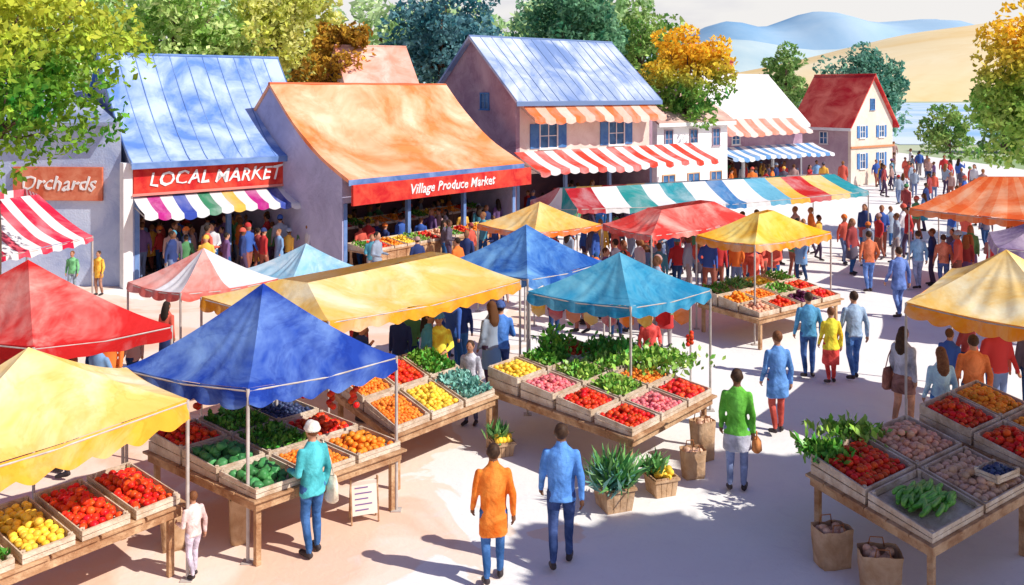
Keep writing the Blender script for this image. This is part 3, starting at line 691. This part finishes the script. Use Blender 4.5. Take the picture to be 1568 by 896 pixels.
def awning(e, x0,x1,z1,z0,d,cols,n,yb=0,val=.16,name='awning'):
    mb=MB(); nu=n*8; vs=[]
    for j in range(7):
        t=j/6
        for k in range(nu+1):
            u=k/nu; x=x0+(x1-x0)*u
            vs.append((x, yb-.01-d*t, z1+(z0-z1)*t-.06*sin(pi*t)+.03*sin(pi*n*u*2)*t*.4+.1*t*noise.noise(Vector((x*.7,t,z1)))))
    for j in range(1,3):
        for k in range(nu+1):
            u=k/nu; x=x0+(x1-x0)*u
            vs.append((x, yb-.01-d-.02*j, z0-val*j/2*(.7+.3*abs(sin(pi*n*u)))+.1*noise.noise(Vector((x*.7,1,z1)))))
    fs=[];ms=[]
    for j in range(8):
        for k in range(nu):
            q=j*(nu+1)+k; fs.append((q,q+1,q+nu+2,q+nu+1)); ms.append((k//8)%len(cols))
    mb.v=vs; mb.f=fs; mb.m=ms
    mb.obj(name,[cloth(c) for c in cols],e,smooth=True)
    fr=MB()
    for x in (x0+.05,(x0+x1)/2,x1-.05): fr.tube([(x,yb-.01,z1-.3),(x,yb-d+.03,z0-.1)],.018,0,6)
    fr.tube([(x0,yb-d+.03,z0-.1),(x1,yb-d+.03,z0-.1)],.018,0,6); fr.obj('awning_frame',[M_pole],e)
def house(name, A, deg, L, D, eave, ridge, wallm, roofm, lint=None, conc=0.0, seams=.55, over=.35, gover=.25, trim=None, gablem=None, wob=.02, seammat=None):
    e=empty(name,(A[0],A[1],0),radians(deg)); w=.2; mb=MB(); hD=D/2
    def prof(t): return eave+(ridge-eave)*(t-conc*sin(pi*t)*.5)
    ts=[i/10 for i in range(11)]
    pr=[(t*hD,prof(t)) for t in ts]+[(D-t*hD,prof(t)) for t in ts[::-1][1:]]
    for xs in ((0,w),(L-w,L)):
        poly=[(0,.004)]+pr+[(D,.004)]; n=len(poly); vs=[(xs[0],y,z) for y,z in poly]+[(xs[1],y,z) for y,z in poly]
        fs=[tuple(range(n))[::-1],tuple(range(n,2*n))]+[(i,(i+1)%n,(i+1)%n+n,i+n) for i in range(n)]
        mb.add(vs,fs,1)
    z0=lint if lint else .004
    mb.box(w+.002,L-w-.002,.002,w,z0,eave-.01,0); mb.box(w+.002,L-w-.002,D-w,D-.002,.004,eave-.01,0)
    mb.obj('walls',[wallm,gablem or wallm],e)
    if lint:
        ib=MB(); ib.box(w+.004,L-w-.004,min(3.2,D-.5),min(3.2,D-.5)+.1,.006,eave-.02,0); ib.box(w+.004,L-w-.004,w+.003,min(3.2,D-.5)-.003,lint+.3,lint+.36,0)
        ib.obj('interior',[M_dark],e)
        pb=MB(); k=max(2,round(L/2.4))
        for i in range(k+1):
            x=.12+(L-.24)*i/k; pb.box(x-.07,x+.07,-.02,.12 if 0<i<k else -.003,.006,lint-.002,0)
        pb.obj('posts',[trim or M_white],e,bevel=.01)
    rb=MB(); th=.09; nx=24
    def yz(side,k):
        t=-over/hD+(1+over/hD)*k/12; z=(prof(t) if t>=0 else eave+t*(ridge-eave)*(.55 if conc else 1)); y=t*hD
        return (y if side==0 else D-y), z
    for side in (0,1):
        vs=[]
        for lay in (0,1):
            for k in range(13):
                y,z=yz(side,k); z+=.012+lay*th
                for q in range(nx+1):
                    x=-gover+(L+2*gover)*q/nx; vs.append((x,y,z+(wob+.02)*lay*.5+wob*lay*noise.noise(Vector((x*.9,y*.9,side)))))
        n1=nx+1; o1=13*n1; fs=[]
        for lay in (0,1):
            for k in range(12):
                for q in range(nx):
                    a=lay*o1+k*n1+q; fs.append((a,a+1,a+n1+1,a+n1))
        for q in range(nx): fs.append((q,q+1,o1+q+1,o1+q)); 
        for k in range(12):
            a=k*n1; fs.append((a,a+n1,o1+a+n1,o1+a)); a+=nx; fs.append((a,a+n1,o1+a+n1,o1+a))
        rb.add(vs,fs,0)
        if seams:
            ns=int((L+2*gover)/seams)
            for s in range(ns+1):
                x=-gover+.02+(L+2*gover-.04)*s/ns+R.uniform(-.03,.03)*(0<s<ns); pts=[]
                for k in range(13):
                    y,z=yz(side,k); pts.append((x,y,z+.03+th))
                rb.tube(pts,.02,1,5)
    rb.tube([(-gover,hD,ridge+th+.01),(L+gover,hD,ridge+th+.01)],.06,1,8)
    rb.obj('roof',[roofm, seammat or trim or roofm],e,smooth=False)
    fb=MB(); _,zf=yz(0,0)
    fb.box(-gover,L+gover,-over-.03,-over-.004,zf-.08,zf+.1,0); fb.obj('fascia',[trim or M_white],e)
    return e
def roofmat(c,c2,sc=.6): return mat('roof_sheet',c,c2,scale=sc,rough=.7,bump=.2,bscale=5,lo=.38,hi=.62,wash=.4,wscale=.6)
FM=lambda x,z:Matrix.Translation((x,0,z))
LM=lambda y,z:Matrix.Translation((0,y,z))@Matrix.Rotation(-pi/2,4,'Z')
RM=lambda L,y,z:Matrix.Translation((L,y,z))@Matrix.Rotation(pi/2,4,'Z')

M_steel=mat('seam_blue',(.08,.17,.42),(.2,.32,.58))
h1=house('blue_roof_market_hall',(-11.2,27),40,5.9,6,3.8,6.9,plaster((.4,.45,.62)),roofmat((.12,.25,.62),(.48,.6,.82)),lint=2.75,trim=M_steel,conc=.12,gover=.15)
mb=MB(); mb.box(-.02,5.2,-.14,-.024,2.72,3.62,0); mb.box(-.06,5.24,-.17,-.145,3.56,3.66,1); mb.box(-.06,5.24,-.17,-.145,2.70,2.78,1); mb.obj('sign_board',[M_signred,mat('sign_trim',(.7,.25,.2))],h1,bevel=.01)
text('LOCAL MARKET',.58,h1,(2.5,-.155,3.16),(pi/2,0,0),M_white)
awning(h1,.0,5.7,2.66,2.25,1.0,[(.84,.83,.82),(.55,.03,.28),(.84,.83,.82),(.05,.09,.44),(.8,.83,.85),(.05,.28,.14),(.84,.84,.83),(.85,.54,.1)],15,yb=-.03,val=.2)
mb=MB(); mb.box(-.3,-.02,-.1,.25,.006,3.7,0); mb.obj('corner_pilaster',[M_white],h1,bevel=.02)
e=empty('lavender_annex',(-11.6,27.2,0)); mb=MB()
fp=[(-8.5,.5),(-.02,-.02),(-3.45,4.1),(-8.5,4.6)]
mb.add([(x,y,.004) for x,y in fp]+[(x,y,zz) for (x,y),zz in zip(fp,(4.7,4.9,6.0,6.0))],[(3,2,1,0),(0,1,5,4),(1,2,6,5),(2,3,7,6),(3,0,4,7)],0)
rp=[(-8.8,.1),(.02,-.38),(-3.45,4.1),(-8.8,4.9)]
mb.hexa([(x,y,zz) for (x,y),zz in zip(rp,(4.62,4.8,6.05,6.05))]+[(x,y,zz+.1) for (x,y),zz in zip(rp,(4.62,4.8,6.05,6.05))],1)
mb.obj('walls_and_roof',[plaster((.36,.44,.66),(.6,.68,.83)),roofmat((.2,.27,.45),(.45,.5,.62))],e)
mb=MB(); ang=atan2(-.52,8.48); M=Matrix.Rotation(ang,4,'Z'); mb.box(-3.3,-.55,-.12,-.03,2.55,3.55,0,M); mb.obj('sign_board',[mat('sign_terracotta',(.58,.11,.05),(.74,.28,.16),wash=.3)],e,bevel=.01)
c=M@Vector((-1.92,-.13,3.05)); text('Orchards',.6,e,c,(pi/2,0,ang),M_white)
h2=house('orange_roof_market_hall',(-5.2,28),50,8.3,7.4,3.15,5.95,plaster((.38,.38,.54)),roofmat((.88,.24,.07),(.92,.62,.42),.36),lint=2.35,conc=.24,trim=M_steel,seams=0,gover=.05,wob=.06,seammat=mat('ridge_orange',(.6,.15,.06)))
mb=MB(); mb.box(0,8.6,-.52,-.42,2.32,2.95,0); mb.obj('sign_board',[M_signred],h2,bevel=.01)
text('Village Produce Market',.44,h2,(4.4,-.53,2.63),(pi/2,0,0),M_white)
def counter(e,x0,x1,y0,y1,z,kinds):
    mb=MB(); mb.box(x0,x1,y0,y1,z-.05,z); n=int((x1-x0)/.4)
    for i in range(n): 
        a=x0+(x1-x0)*i/n+.01; mb.box(a,a+(x1-x0)/n-.02,y0+.04,y0+.06,.01,z-.052)
    mb.obj('counter',[M_dwood if z>1 else M_wood],e)
    n=int((x1-x0)/.55)
    for i in range(n):
        a=x0+(x1-x0)*i/n; b=a+(x1-x0)/n
        crate(e,Vector((0,0)),[Vector((a+.02,y0+.02)),Vector((b-.02,y0+.02)),Vector((b-.02,y1-.02)),Vector((a+.02,y1-.02))],z+.002,[z+.08,z+.08,z+.2,z+.2],kinds[i%len(kinds)],False)
counter(h2,.3,8.0,-.85,.2,.9,['greens','tomato','orange','lemon','lettuce','pepper','peach'])
counter(h2,.4,7.9,1.2,2.0,1.3,['orange','tomato','greens','lemon','carrot'])
h3=house('mauve_two_storey_house',(.15,36),39,7.9,5.6,5.6,8.0,plaster((.68,.55,.48),(.8,.7,.62)),roofmat((.2,.3,.54),(.55,.62,.76)),lint=2.5,gablem=plaster((.3,.19,.26),(.45,.33,.39)),trim=mat('seam_grey',(.16,.24,.42)))  # darker purple gable: shade of the sunless side is put into its colour
awning(h3,.2,7.8,5.45,4.75,.9,[(.86,.2,.05),(.88,.52,.38),(.86,.22,.07),(.88,.66,.54)],14,val=.25)
awning(h3,-.1,11.0,3.4,2.75,1.6,[(.78,.07,.04),(.84,.82,.8)],22,val=.22)
for x in (1.7,5.6): window(h3,FM(x,4.0),.9,.95)
window(h3,LM(2.0,5.4),.5,.6,False,M_frame); window(h3,LM(4.1,3.0),.5,.8,False,M_frame)
h4=house('white_house',(6.9,43.5),38,5.2,4,4.4,5.6,plaster((.76,.74,.74)),roofmat((.5,.3,.25),(.7,.5,.42)),seams=0)
for x in (.8,2.6,4.3):
    window(h4,FM(x,3.5),.5,.8,False,mat('mauve_trim',(.4,.3,.35))); window(h4,FM(x,1.2),.8,1.1,False,mat('ochre_trim',(.6,.35,.2)))
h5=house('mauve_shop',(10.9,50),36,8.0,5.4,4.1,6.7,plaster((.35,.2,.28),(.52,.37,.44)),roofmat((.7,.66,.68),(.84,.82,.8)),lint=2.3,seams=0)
awning(h5,.2,7.6,4.25,3.5,1.0,[(.85,.3,.2),(.87,.7,.62)],12,val=.2)
awning(h5,0,9.0,2.7,2.2,1.5,[(.14,.34,.64),(.82,.84,.86)],20,val=.2)
mb=MB()
for x,y,zt in ((3.2,2.8,8.0),(5.0,3.2,7.6)):
    mb.box(x-.3,x+.3,y-.25,y+.25,5.5,zt,0); mb.box(x-.36,x+.36,y-.31,y+.31,zt+.001,zt+.1,0); mb.box(x-.12,x+.12,y-.12,y+.12,zt+.1,zt+.5,0)
mb.obj('chimneys',[mat('red_brick',(.42,.06,.05),(.5,.12,.08),scale=6)],h5)
window(h5,FM(2,3.1),.6,.5,False); 
h6=house('red_roof_house',(18.3,58.8),-53,3.9,4.6,3.95,6.75,plaster((.45,.32,.38),(.58,.46,.5)),roofmat((.55,.02,.03),(.78,.18,.13)),gablem=plaster((.74,.62,.51),(.82,.74,.64)),seams=0,over=.4)
for y in (1.2,3.3):
    window(h6,RM(3.9,y,1.5),.5,.9,True); window(h6,RM(3.9,y,3.3),.5,.7,True)
window(h6,RM(3.9,2.3,5.0),.4,.6,False,M_frame)
window(h6,FM(2,2.9),.5,.7,False)
mb=MB(); mb.box(3.902,3.99,-.1,4.7,2.3,2.42); mb.obj('band_course',[mat('terracotta_band',(.6,.25,.12))],h6)
hb=house('pink_roof_house',(-8.6,48),25,3.6,4,6.3,8.2,plaster((.6,.5,.5)),roofmat((.8,.36,.25),(.88,.6,.5)),seams=0)
hb2=house('white_cottage',(-13.0,41.0),10,2.2,3,6.9,7.2,plaster((.82,.8,.78)),roofmat((.8,.78,.76),(.85,.83,.82)),seams=0,over=.1,gover=.05)
for x in (.6,1.1,1.6): window(hb2,FM(x,6.5),.2,.28,False,M_signred)

# ------------------------------------------------------------------ trees
def treemat(c1,c2,c3=None,z0=0,z1=1,scale=.8,isl=.4):
    m=mat('foliage',c1,c2,scale=scale,rough=.8,island=isl,hue=.015,transl=.4,lo=.4,hi=.6)
    if c3:
        nt=m.node_tree; N=nt.nodes; L=nt.links; mix0=[n for n in N if n.type=='MIX'][0]
        tc=[n for n in N if n.type=='TEX_COORD'][0]; sx=N.new('ShaderNodeSeparateXYZ'); L.new(tc.outputs['Object'],sx.inputs[0])
        nz=N.new('ShaderNodeTexNoise'); nz.inputs['Scale'].default_value=.5; L.new(tc.outputs['Object'],nz.inputs['Vector'])
        s=N.new('ShaderNodeMath'); s.operation='MULTIPLY_ADD'; s.inputs[1].default_value=(z1-z0)*1.6; L.new(nz.outputs['Fac'],s.inputs[0]); L.new(sx.outputs['Z'],s.inputs[2])
        mr=N.new('ShaderNodeMapRange'); o=(z1-z0)*.8; mr.inputs[1].default_value=z0+o; mr.inputs[2].default_value=z1+o; L.new(s.outputs[0],mr.inputs[0])
        mx=N.new('ShaderNodeMix'); mx.data_type='RGBA'; mx.inputs[7].default_value=(*c3,1); L.new(mr.outputs[0],mx.inputs[0])
        dst=[l.to_socket for l in mix0.outputs[2].links]; L.new(mix0.outputs[2],mx.inputs[6])
        for d in dst: L.new(mx.outputs[2],d)
    return m
def crownpts(n,c,r,ncl,csize):
    u=NR.normal(size=(ncl,3)); u/=np.linalg.norm(u,axis=1)[:,None]; rad=NR.uniform(.35,.95,(ncl,1))
    cl=u*rad*np.array(r)+np.array(c); idx=NR.randint(0,ncl,n)
    d=NR.normal(size=(n,3)); d/=np.linalg.norm(d,axis=1)[:,None]; d*=NR.uniform(.5,1,(n,1))**.5
    sz=NR.uniform(.6,1.25,(ncl,1))[idx]
    return cl[idx]+d*csize*sz*np.array([1,1,.75]), cl
def leafquads(P,size):
    n=len(P); a=NR.normal(size=(n,3)); a/=np.linalg.norm(a,axis=1)[:,None]; b=np.cross(a,NR.normal(size=(n,3))); b/=np.linalg.norm(b,axis=1)[:,None]
    s=size*NR.uniform(.6,1.4,(n,1)); V=np.stack([P-a*s,P-b*s*.55,P+a*s,P+b*s*.55],1).reshape(-1,3); F=np.arange(n*4).reshape(-1,4); return V,F
def tree(name, x,y,c,r,m,n=5000,leaf=.12,ncl=45,trunk=.2,csize=None):
    e=empty(name,(x,y,0)); cs=csize or (sum(r)/3*.33)
    P,cl=crownpts(n,c,r,ncl,cs); V,F=leafquads(P,leaf); fast('foliage',V,F,[m],e)
    mb=MB(); zt=c[2]-r[2]*.35; base=Vector((0,0,0)); top=Vector((c[0]*.8,c[1]*.8,zt))
    pts=[base.lerp(top,t)+Vector((.1*sin(t*5),.08*sin(t*4+1),0))*t for t in (0,.25,.5,.75,1)]
    mb.tube(pts,[trunk*1.35,trunk,trunk*.85,trunk*.72,trunk*.6],0,9)
    mb.tube([pts[-1],Vector((c[0],c[1],c[2]+r[2]*.5))],[trunk*.6,trunk*.1],0,6)
    for q in cl[::3]:
        q=Vector(q); s=pts[-1] if q.z>zt else pts[-2]; s=s.lerp(pts[-1],.3); md=s.lerp(q,.5)+Vector((0,0,-.08*(q-s).length))
        mb.tube([s,md,q],[trunk*.38,trunk*.22,trunk*.06],0,6)
    mb.obj('trunk_and_limbs',[M_bark],e,smooth=True); return e
tree('offscreen_shade_tree',-10.3,18.0,(.2,0,6.9),(2.5,2.1,2.7),treemat((.05,.26,.03),(.38,.6,.06),(.72,.72,.09),6.0,7.8),11500,.085,60,trunk=.15)
tree('autumn_tree',8.7,45.2,(0,0,6.7),(2.2,2,2.6),treemat((.07,.28,.06),(.3,.5,.09),(.95,.62,.05),5.8,7.6),6000,.13,42,trunk=.13)
tree('offscreen_shade_tree',22.5,75,(0,0,6.8),(2.5,2.4,2.9),treemat((.16,.36,.09),(.52,.66,.25)),3500,.18,34)
tree('blue_green_tree',27.5,72,(0,0,5.8),(3.6,3,4.3),treemat((.06,.26,.2),(.28,.52,.38)),7000,.2,60,trunk=.25)
tree('small_round_tree',28.8,60,(0,0,2.9),(1.8,1.7,2.2),treemat((.14,.34,.08),(.46,.6,.18)),3400,.13,28,trunk=.1)
tree('autumn_tree',20.2,35,(0,0,5.7),(2.3,2.2,3.6),treemat((.18,.42,.06),(.5,.66,.16),(.95,.64,.05),6.0,7.8),10000,.13,60,trunk=.17)
tree('autumn_tree',-9.8,50.5,(0,0,7.6),(2.6,2.4,2.5),treemat((.32,.17,.02),(.7,.42,.05)),5000,.15,40,trunk=.2)
tree('blue_green_tree',-4.6,60,(0,0,9),(4.4,3.5,4.6),treemat((.03,.16,.2),(.2,.42,.45)),9000,.2,70,trunk=.3)
tree('dark_green_tree',4.2,65,(0,0,10),(4.2,3.5,3.6),treemat((.05,.22,.12),(.26,.5,.28)),8000,.21,60,trunk=.3)
tree('offscreen_shade_tree',9.6,68,(0,0,8.6),(3.2,3,3.6),treemat((.15,.36,.08),(.5,.64,.2)),5500,.2,50,trunk=.25)
tree('offscreen_shade_tree',-20,55,(0,0,9.5),(5,4,4.8),treemat((.28,.52,.09),(.7,.82,.35)),9000,.22,70,trunk=.3)
tree('offscreen_shade_tree',-13.5,57,(0,0,9.3),(3.8,3.4,4.2),treemat((.6,.64,.1),(.92,.9,.35)),7000,.2,55,trunk=.25)
tree('offscreen_shade_tree',-27,50,(0,0,8.5),(4.5,4,4.5),treemat((.16,.4,.06),(.5,.65,.2)),7000,.2,55,trunk=.3)
tree('offscreen_shade_tree',10.0,7.8,(0,0,6.3),(3.0,2.5,1.9),treemat((.06,.2,.03),(.25,.42,.07)),15000,.22,46,trunk=.18)  # unseen tree added right of frame to cast shade on the near ground
tree('offscreen_shade_tree',14.0,9.2,(0,0,8.4),(2.6,2.2,1.7),treemat((.06,.2,.03),(.25,.42,.07)),9000,.22,36,trunk=.2)  # second tree added out of view, extends the cast shade
def belt(name,spec,m,leaf):
    Vs=[];Fs=[];o=0; mb=MB()
    for (x,y,z,r,rz) in spec:
        P,_=crownpts(1500,(x,y,z),(r,r,rz),22,r*.4); V,F=leafquads(P,leaf); Vs.append(V); Fs.append(F+o); o+=len(V); mb.tube([(x,y,0),(x,y,z)],[.4,.2],0,6)
    e=empty(name); fast('foliage',np.concatenate(Vs),np.concatenate(Fs),[m],e); mb.obj('trunks',[M_bark],e)
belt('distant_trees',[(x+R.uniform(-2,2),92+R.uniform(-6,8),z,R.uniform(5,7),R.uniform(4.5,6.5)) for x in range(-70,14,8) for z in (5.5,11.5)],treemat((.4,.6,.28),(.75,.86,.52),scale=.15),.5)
belt('distant_trees',[(x,125+R.uniform(-6,8),2.5,R.uniform(4,6),R.uniform(2,3.5)) for x in range(20,46,6)],treemat((.15,.34,.24),(.4,.54,.36),scale=.15),.4)
belt('distant_trees',[(x,84+R.uniform(-3,3),3.2,R.uniform(2.5,3.2),R.uniform(2.4,3.4)) for x in range(46,72,4)],treemat((.2,.4,.12),(.5,.64,.26),scale=.2),.28)

# ------------------------------------------------------------------ hills, lake, sky
def hill(name, x0,x1,y0,depth,hf,m):
    nx,ny=90,14; vs=[]
    for j in range(ny+1):
        for i in range(nx+1):
            x=x0+(x1-x0)*i/nx; t=j/ny; y=y0+depth*t
            z=hf(x)*max(0,sin(pi*t))**.8*(1+.05*noise.noise(Vector((x*.01,y*.02,3))))-.5
            vs.append((x,y,z))
    fs=[(j*(nx+1)+i,j*(nx+1)+i+1,(j+1)*(nx+1)+i+1,(j+1)*(nx+1)+i) for j in range(ny) for i in range(nx)]
    mb=MB(); mb.add(vs,fs); return mb.obj(name,[m],smooth=True)
def bump(x,c,w,h): return h*math.exp(-((x-c)/w)**2)
hill('golden_hill',60,1500,520,500,lambda x:8+max(0,(x-120))*.19*(1 if x<520 else 520/x)+bump(x,330,60,6),mat('stubble_field',(.78,.56,.24),(.86,.76,.5),scale=.008,rough=1,wash=.2,wscale=.012))
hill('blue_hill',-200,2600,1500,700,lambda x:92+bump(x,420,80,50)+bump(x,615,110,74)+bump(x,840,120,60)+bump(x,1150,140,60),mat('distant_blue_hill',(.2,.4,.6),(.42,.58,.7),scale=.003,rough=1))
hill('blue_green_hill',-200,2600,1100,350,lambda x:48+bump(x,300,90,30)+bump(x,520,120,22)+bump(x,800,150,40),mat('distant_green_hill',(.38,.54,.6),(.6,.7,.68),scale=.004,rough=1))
lk=mat('lake_water',(.3,.55,.78),(.72,.83,.9),scale=.03,rough=.5)
plane('lake',[(42,99),(78,99),(420,460),(110,460)],.05,lk)

# ------------------------------------------------------------------ crowds
def along(A,deg,quad):
    c,s=cos(radians(deg)),sin(radians(deg)); return [(A[0]+x*c-y*s,A[1]+x*s+y*c) for x,y in quad]
crowd(scatter(along((-11.2,27),40,[(.4,-1.4),(5.8,-1.4),(5.7,2.6),(.4,2.6)]),64,.28))
crowd(scatter(along((-5.2,28),50,[(.5,.4),(8,.4),(8,1.0),(.5,1.0)]),16,.35)); crowd(scatter(along((-5.2,28),50,[(.5,2.2),(8,2.2),(8,3.1),(.5,3.1)]),26,.28))
crowd(scatter([(-5,27.0),(-1.5,24.5),(.3,31.5),(-1.5,31)],13,.5))
crowd(scatter(along((.15,36),39,[(.3,-2.2),(10,-2.2),(7.6,2.4),(.3,2.4)]),36,.4))
crowd(scatter([(1.6,27),(11,31.6),(10.8,33.4),(.8,28.8)],34,.5))
crowd(scatter([(2.6,24.2),(7.6,25.5),(9.2,29.2),(3,26)],22,.45)); crowd(scatter([(-.6,21.8),(3.2,20.2),(4.2,22.0),(2.2,25.4)],14,.45))
crowd(scatter(along((10.9,50),36,[(.3,-2.4),(9,-2.4),(7.7,2.4),(.3,2.4)]),30,.45))
crowd(scatter([(12,27.5),(14.4,24.2),(16.6,27),(14,29.6)],15,.5)); crowd(scatter([(12.4,31),(17,31),(24,48),(17,40)],15,1.0))
crowd(scatter([(19.5,46),(25.5,48),(34,88),(26,76)],60,.7)); crowd(scatter([(10.2,29),(13,28.5),(14.5,34),(12.8,34)],7,.7))
crowd(scatter([(-2.8,15.9),(-.2,17.4),(-1.2,20.5),(-3.4,18)],11,.5)); crowd(scatter([(7.6,16.6),(9.4,15.2),(10.2,16.4),(8.7,18.0)],7,.6))
crowd(scatter([(-8.6,16.4),(-6.6,15.6),(-6.3,18.6),(-9,19.6)],6,.6)); crowd(scatter([(-8.7,14.0),(-6.6,13.5),(-6.2,14.4),(-8,15)],5,.5))
crowd(scatter([(11.6,20.6),(13.4,20.0),(13.6,22),(12,22.6)],4,.6)); crowd(scatter([(8.8,27.5),(9.9,31),(8.9,31),(7.6,25.4)],5,.5))

# ------------------------------------------------------------------ light, sky, camera
sun_dir=Vector((.86,-.36,.86)).normalized()
el=math.asin(sun_dir.z); az=atan2(sun_dir.x,sun_dir.y)
w=bpy.data.worlds.new('World'); scene.world=w; w.use_nodes=True; N=w.node_tree.nodes; L=w.node_tree.links
sky=N.new('ShaderNodeTexSky'); sky.sky_type='NISHITA'; sky.sun_disc=False; sky.sun_elevation=el; sky.sun_rotation=az; sky.dust_density=.6; sky.air_density=1.0
bg=N['Background']; bg.inputs['Strength'].default_value=.105
tint=N.new('ShaderNodeMix'); tint.data_type='RGBA'; tint.blend_type='MULTIPLY'; tint.inputs[0].default_value=1; tint.inputs[7].default_value=(1.0,.80,1.06,1); L.new(sky.outputs[0],tint.inputs[6])
tc=N.new('ShaderNodeTexCoord'); nz=N.new('ShaderNodeTexNoise'); nz.inputs['Scale'].default_value=2.2; nz.inputs['Detail'].default_value=6
mp=N.new('ShaderNodeMapping'); mp.inputs['Scale'].default_value=(1,1,4); L.new(tc.outputs['Generated'],mp.inputs[0]); L.new(mp.outputs[0],nz.inputs['Vector'])
mr=N.new('ShaderNodeMapRange'); mr.inputs[1].default_value=.3; mr.inputs[2].default_value=.5; mr.inputs[4].default_value=.92; L.new(nz.outputs['Fac'],mr.inputs[0])
sx=N.new('ShaderNodeSeparateXYZ'); L.new(tc.outputs['Generated'],sx.inputs[0])
m2=N.new('ShaderNodeMapRange'); m2.inputs[1].default_value=.12; m2.inputs[2].default_value=.28; m2.inputs[3].default_value=1; m2.inputs[4].default_value=.0; L.new(sx.outputs['Z'],m2.inputs[0])
mu=N.new('ShaderNodeMath'); mu.operation='MULTIPLY'; L.new(mr.outputs[0],mu.inputs[0]); L.new(m2.outputs[0],mu.inputs[1])
mx=N.new('ShaderNodeMix'); mx.data_type='RGBA'; mx.inputs[7].default_value=(8.9,8.7,8.4,1); L.new(mu.outputs[0],mx.inputs[0]); L.new(tint.outputs[2],mx.inputs[6]); L.new(mx.outputs[2],bg.inputs['Color'])
ld=bpy.data.lights.new('sun','SUN'); ld.energy=5.0; ld.angle=radians(.5); ld.color=(1,.95,.87)
lo=bpy.data.objects.new('sun',ld); COL.objects.link(lo); lo.rotation_euler=(-sun_dir).to_track_quat('-Z','Y').to_euler(); lo.location=(20,-10,30)
cd=bpy.data.cameras.new('camera'); cam=bpy.data.objects.new('camera',cd); COL.objects.link(cam); cam.location=(0,0,5.8); cam.rotation_euler=(pi/2,0,0)
cd.sensor_width=36; cd.lens=36*1400/1568; cd.shift_y=-308/1568; cd.clip_end=6000; cd.clip_start=.1
scene.camera=cam
scene.view_settings.view_transform='Standard'; scene.view_settings.look='None'; scene.view_settings.exposure=0
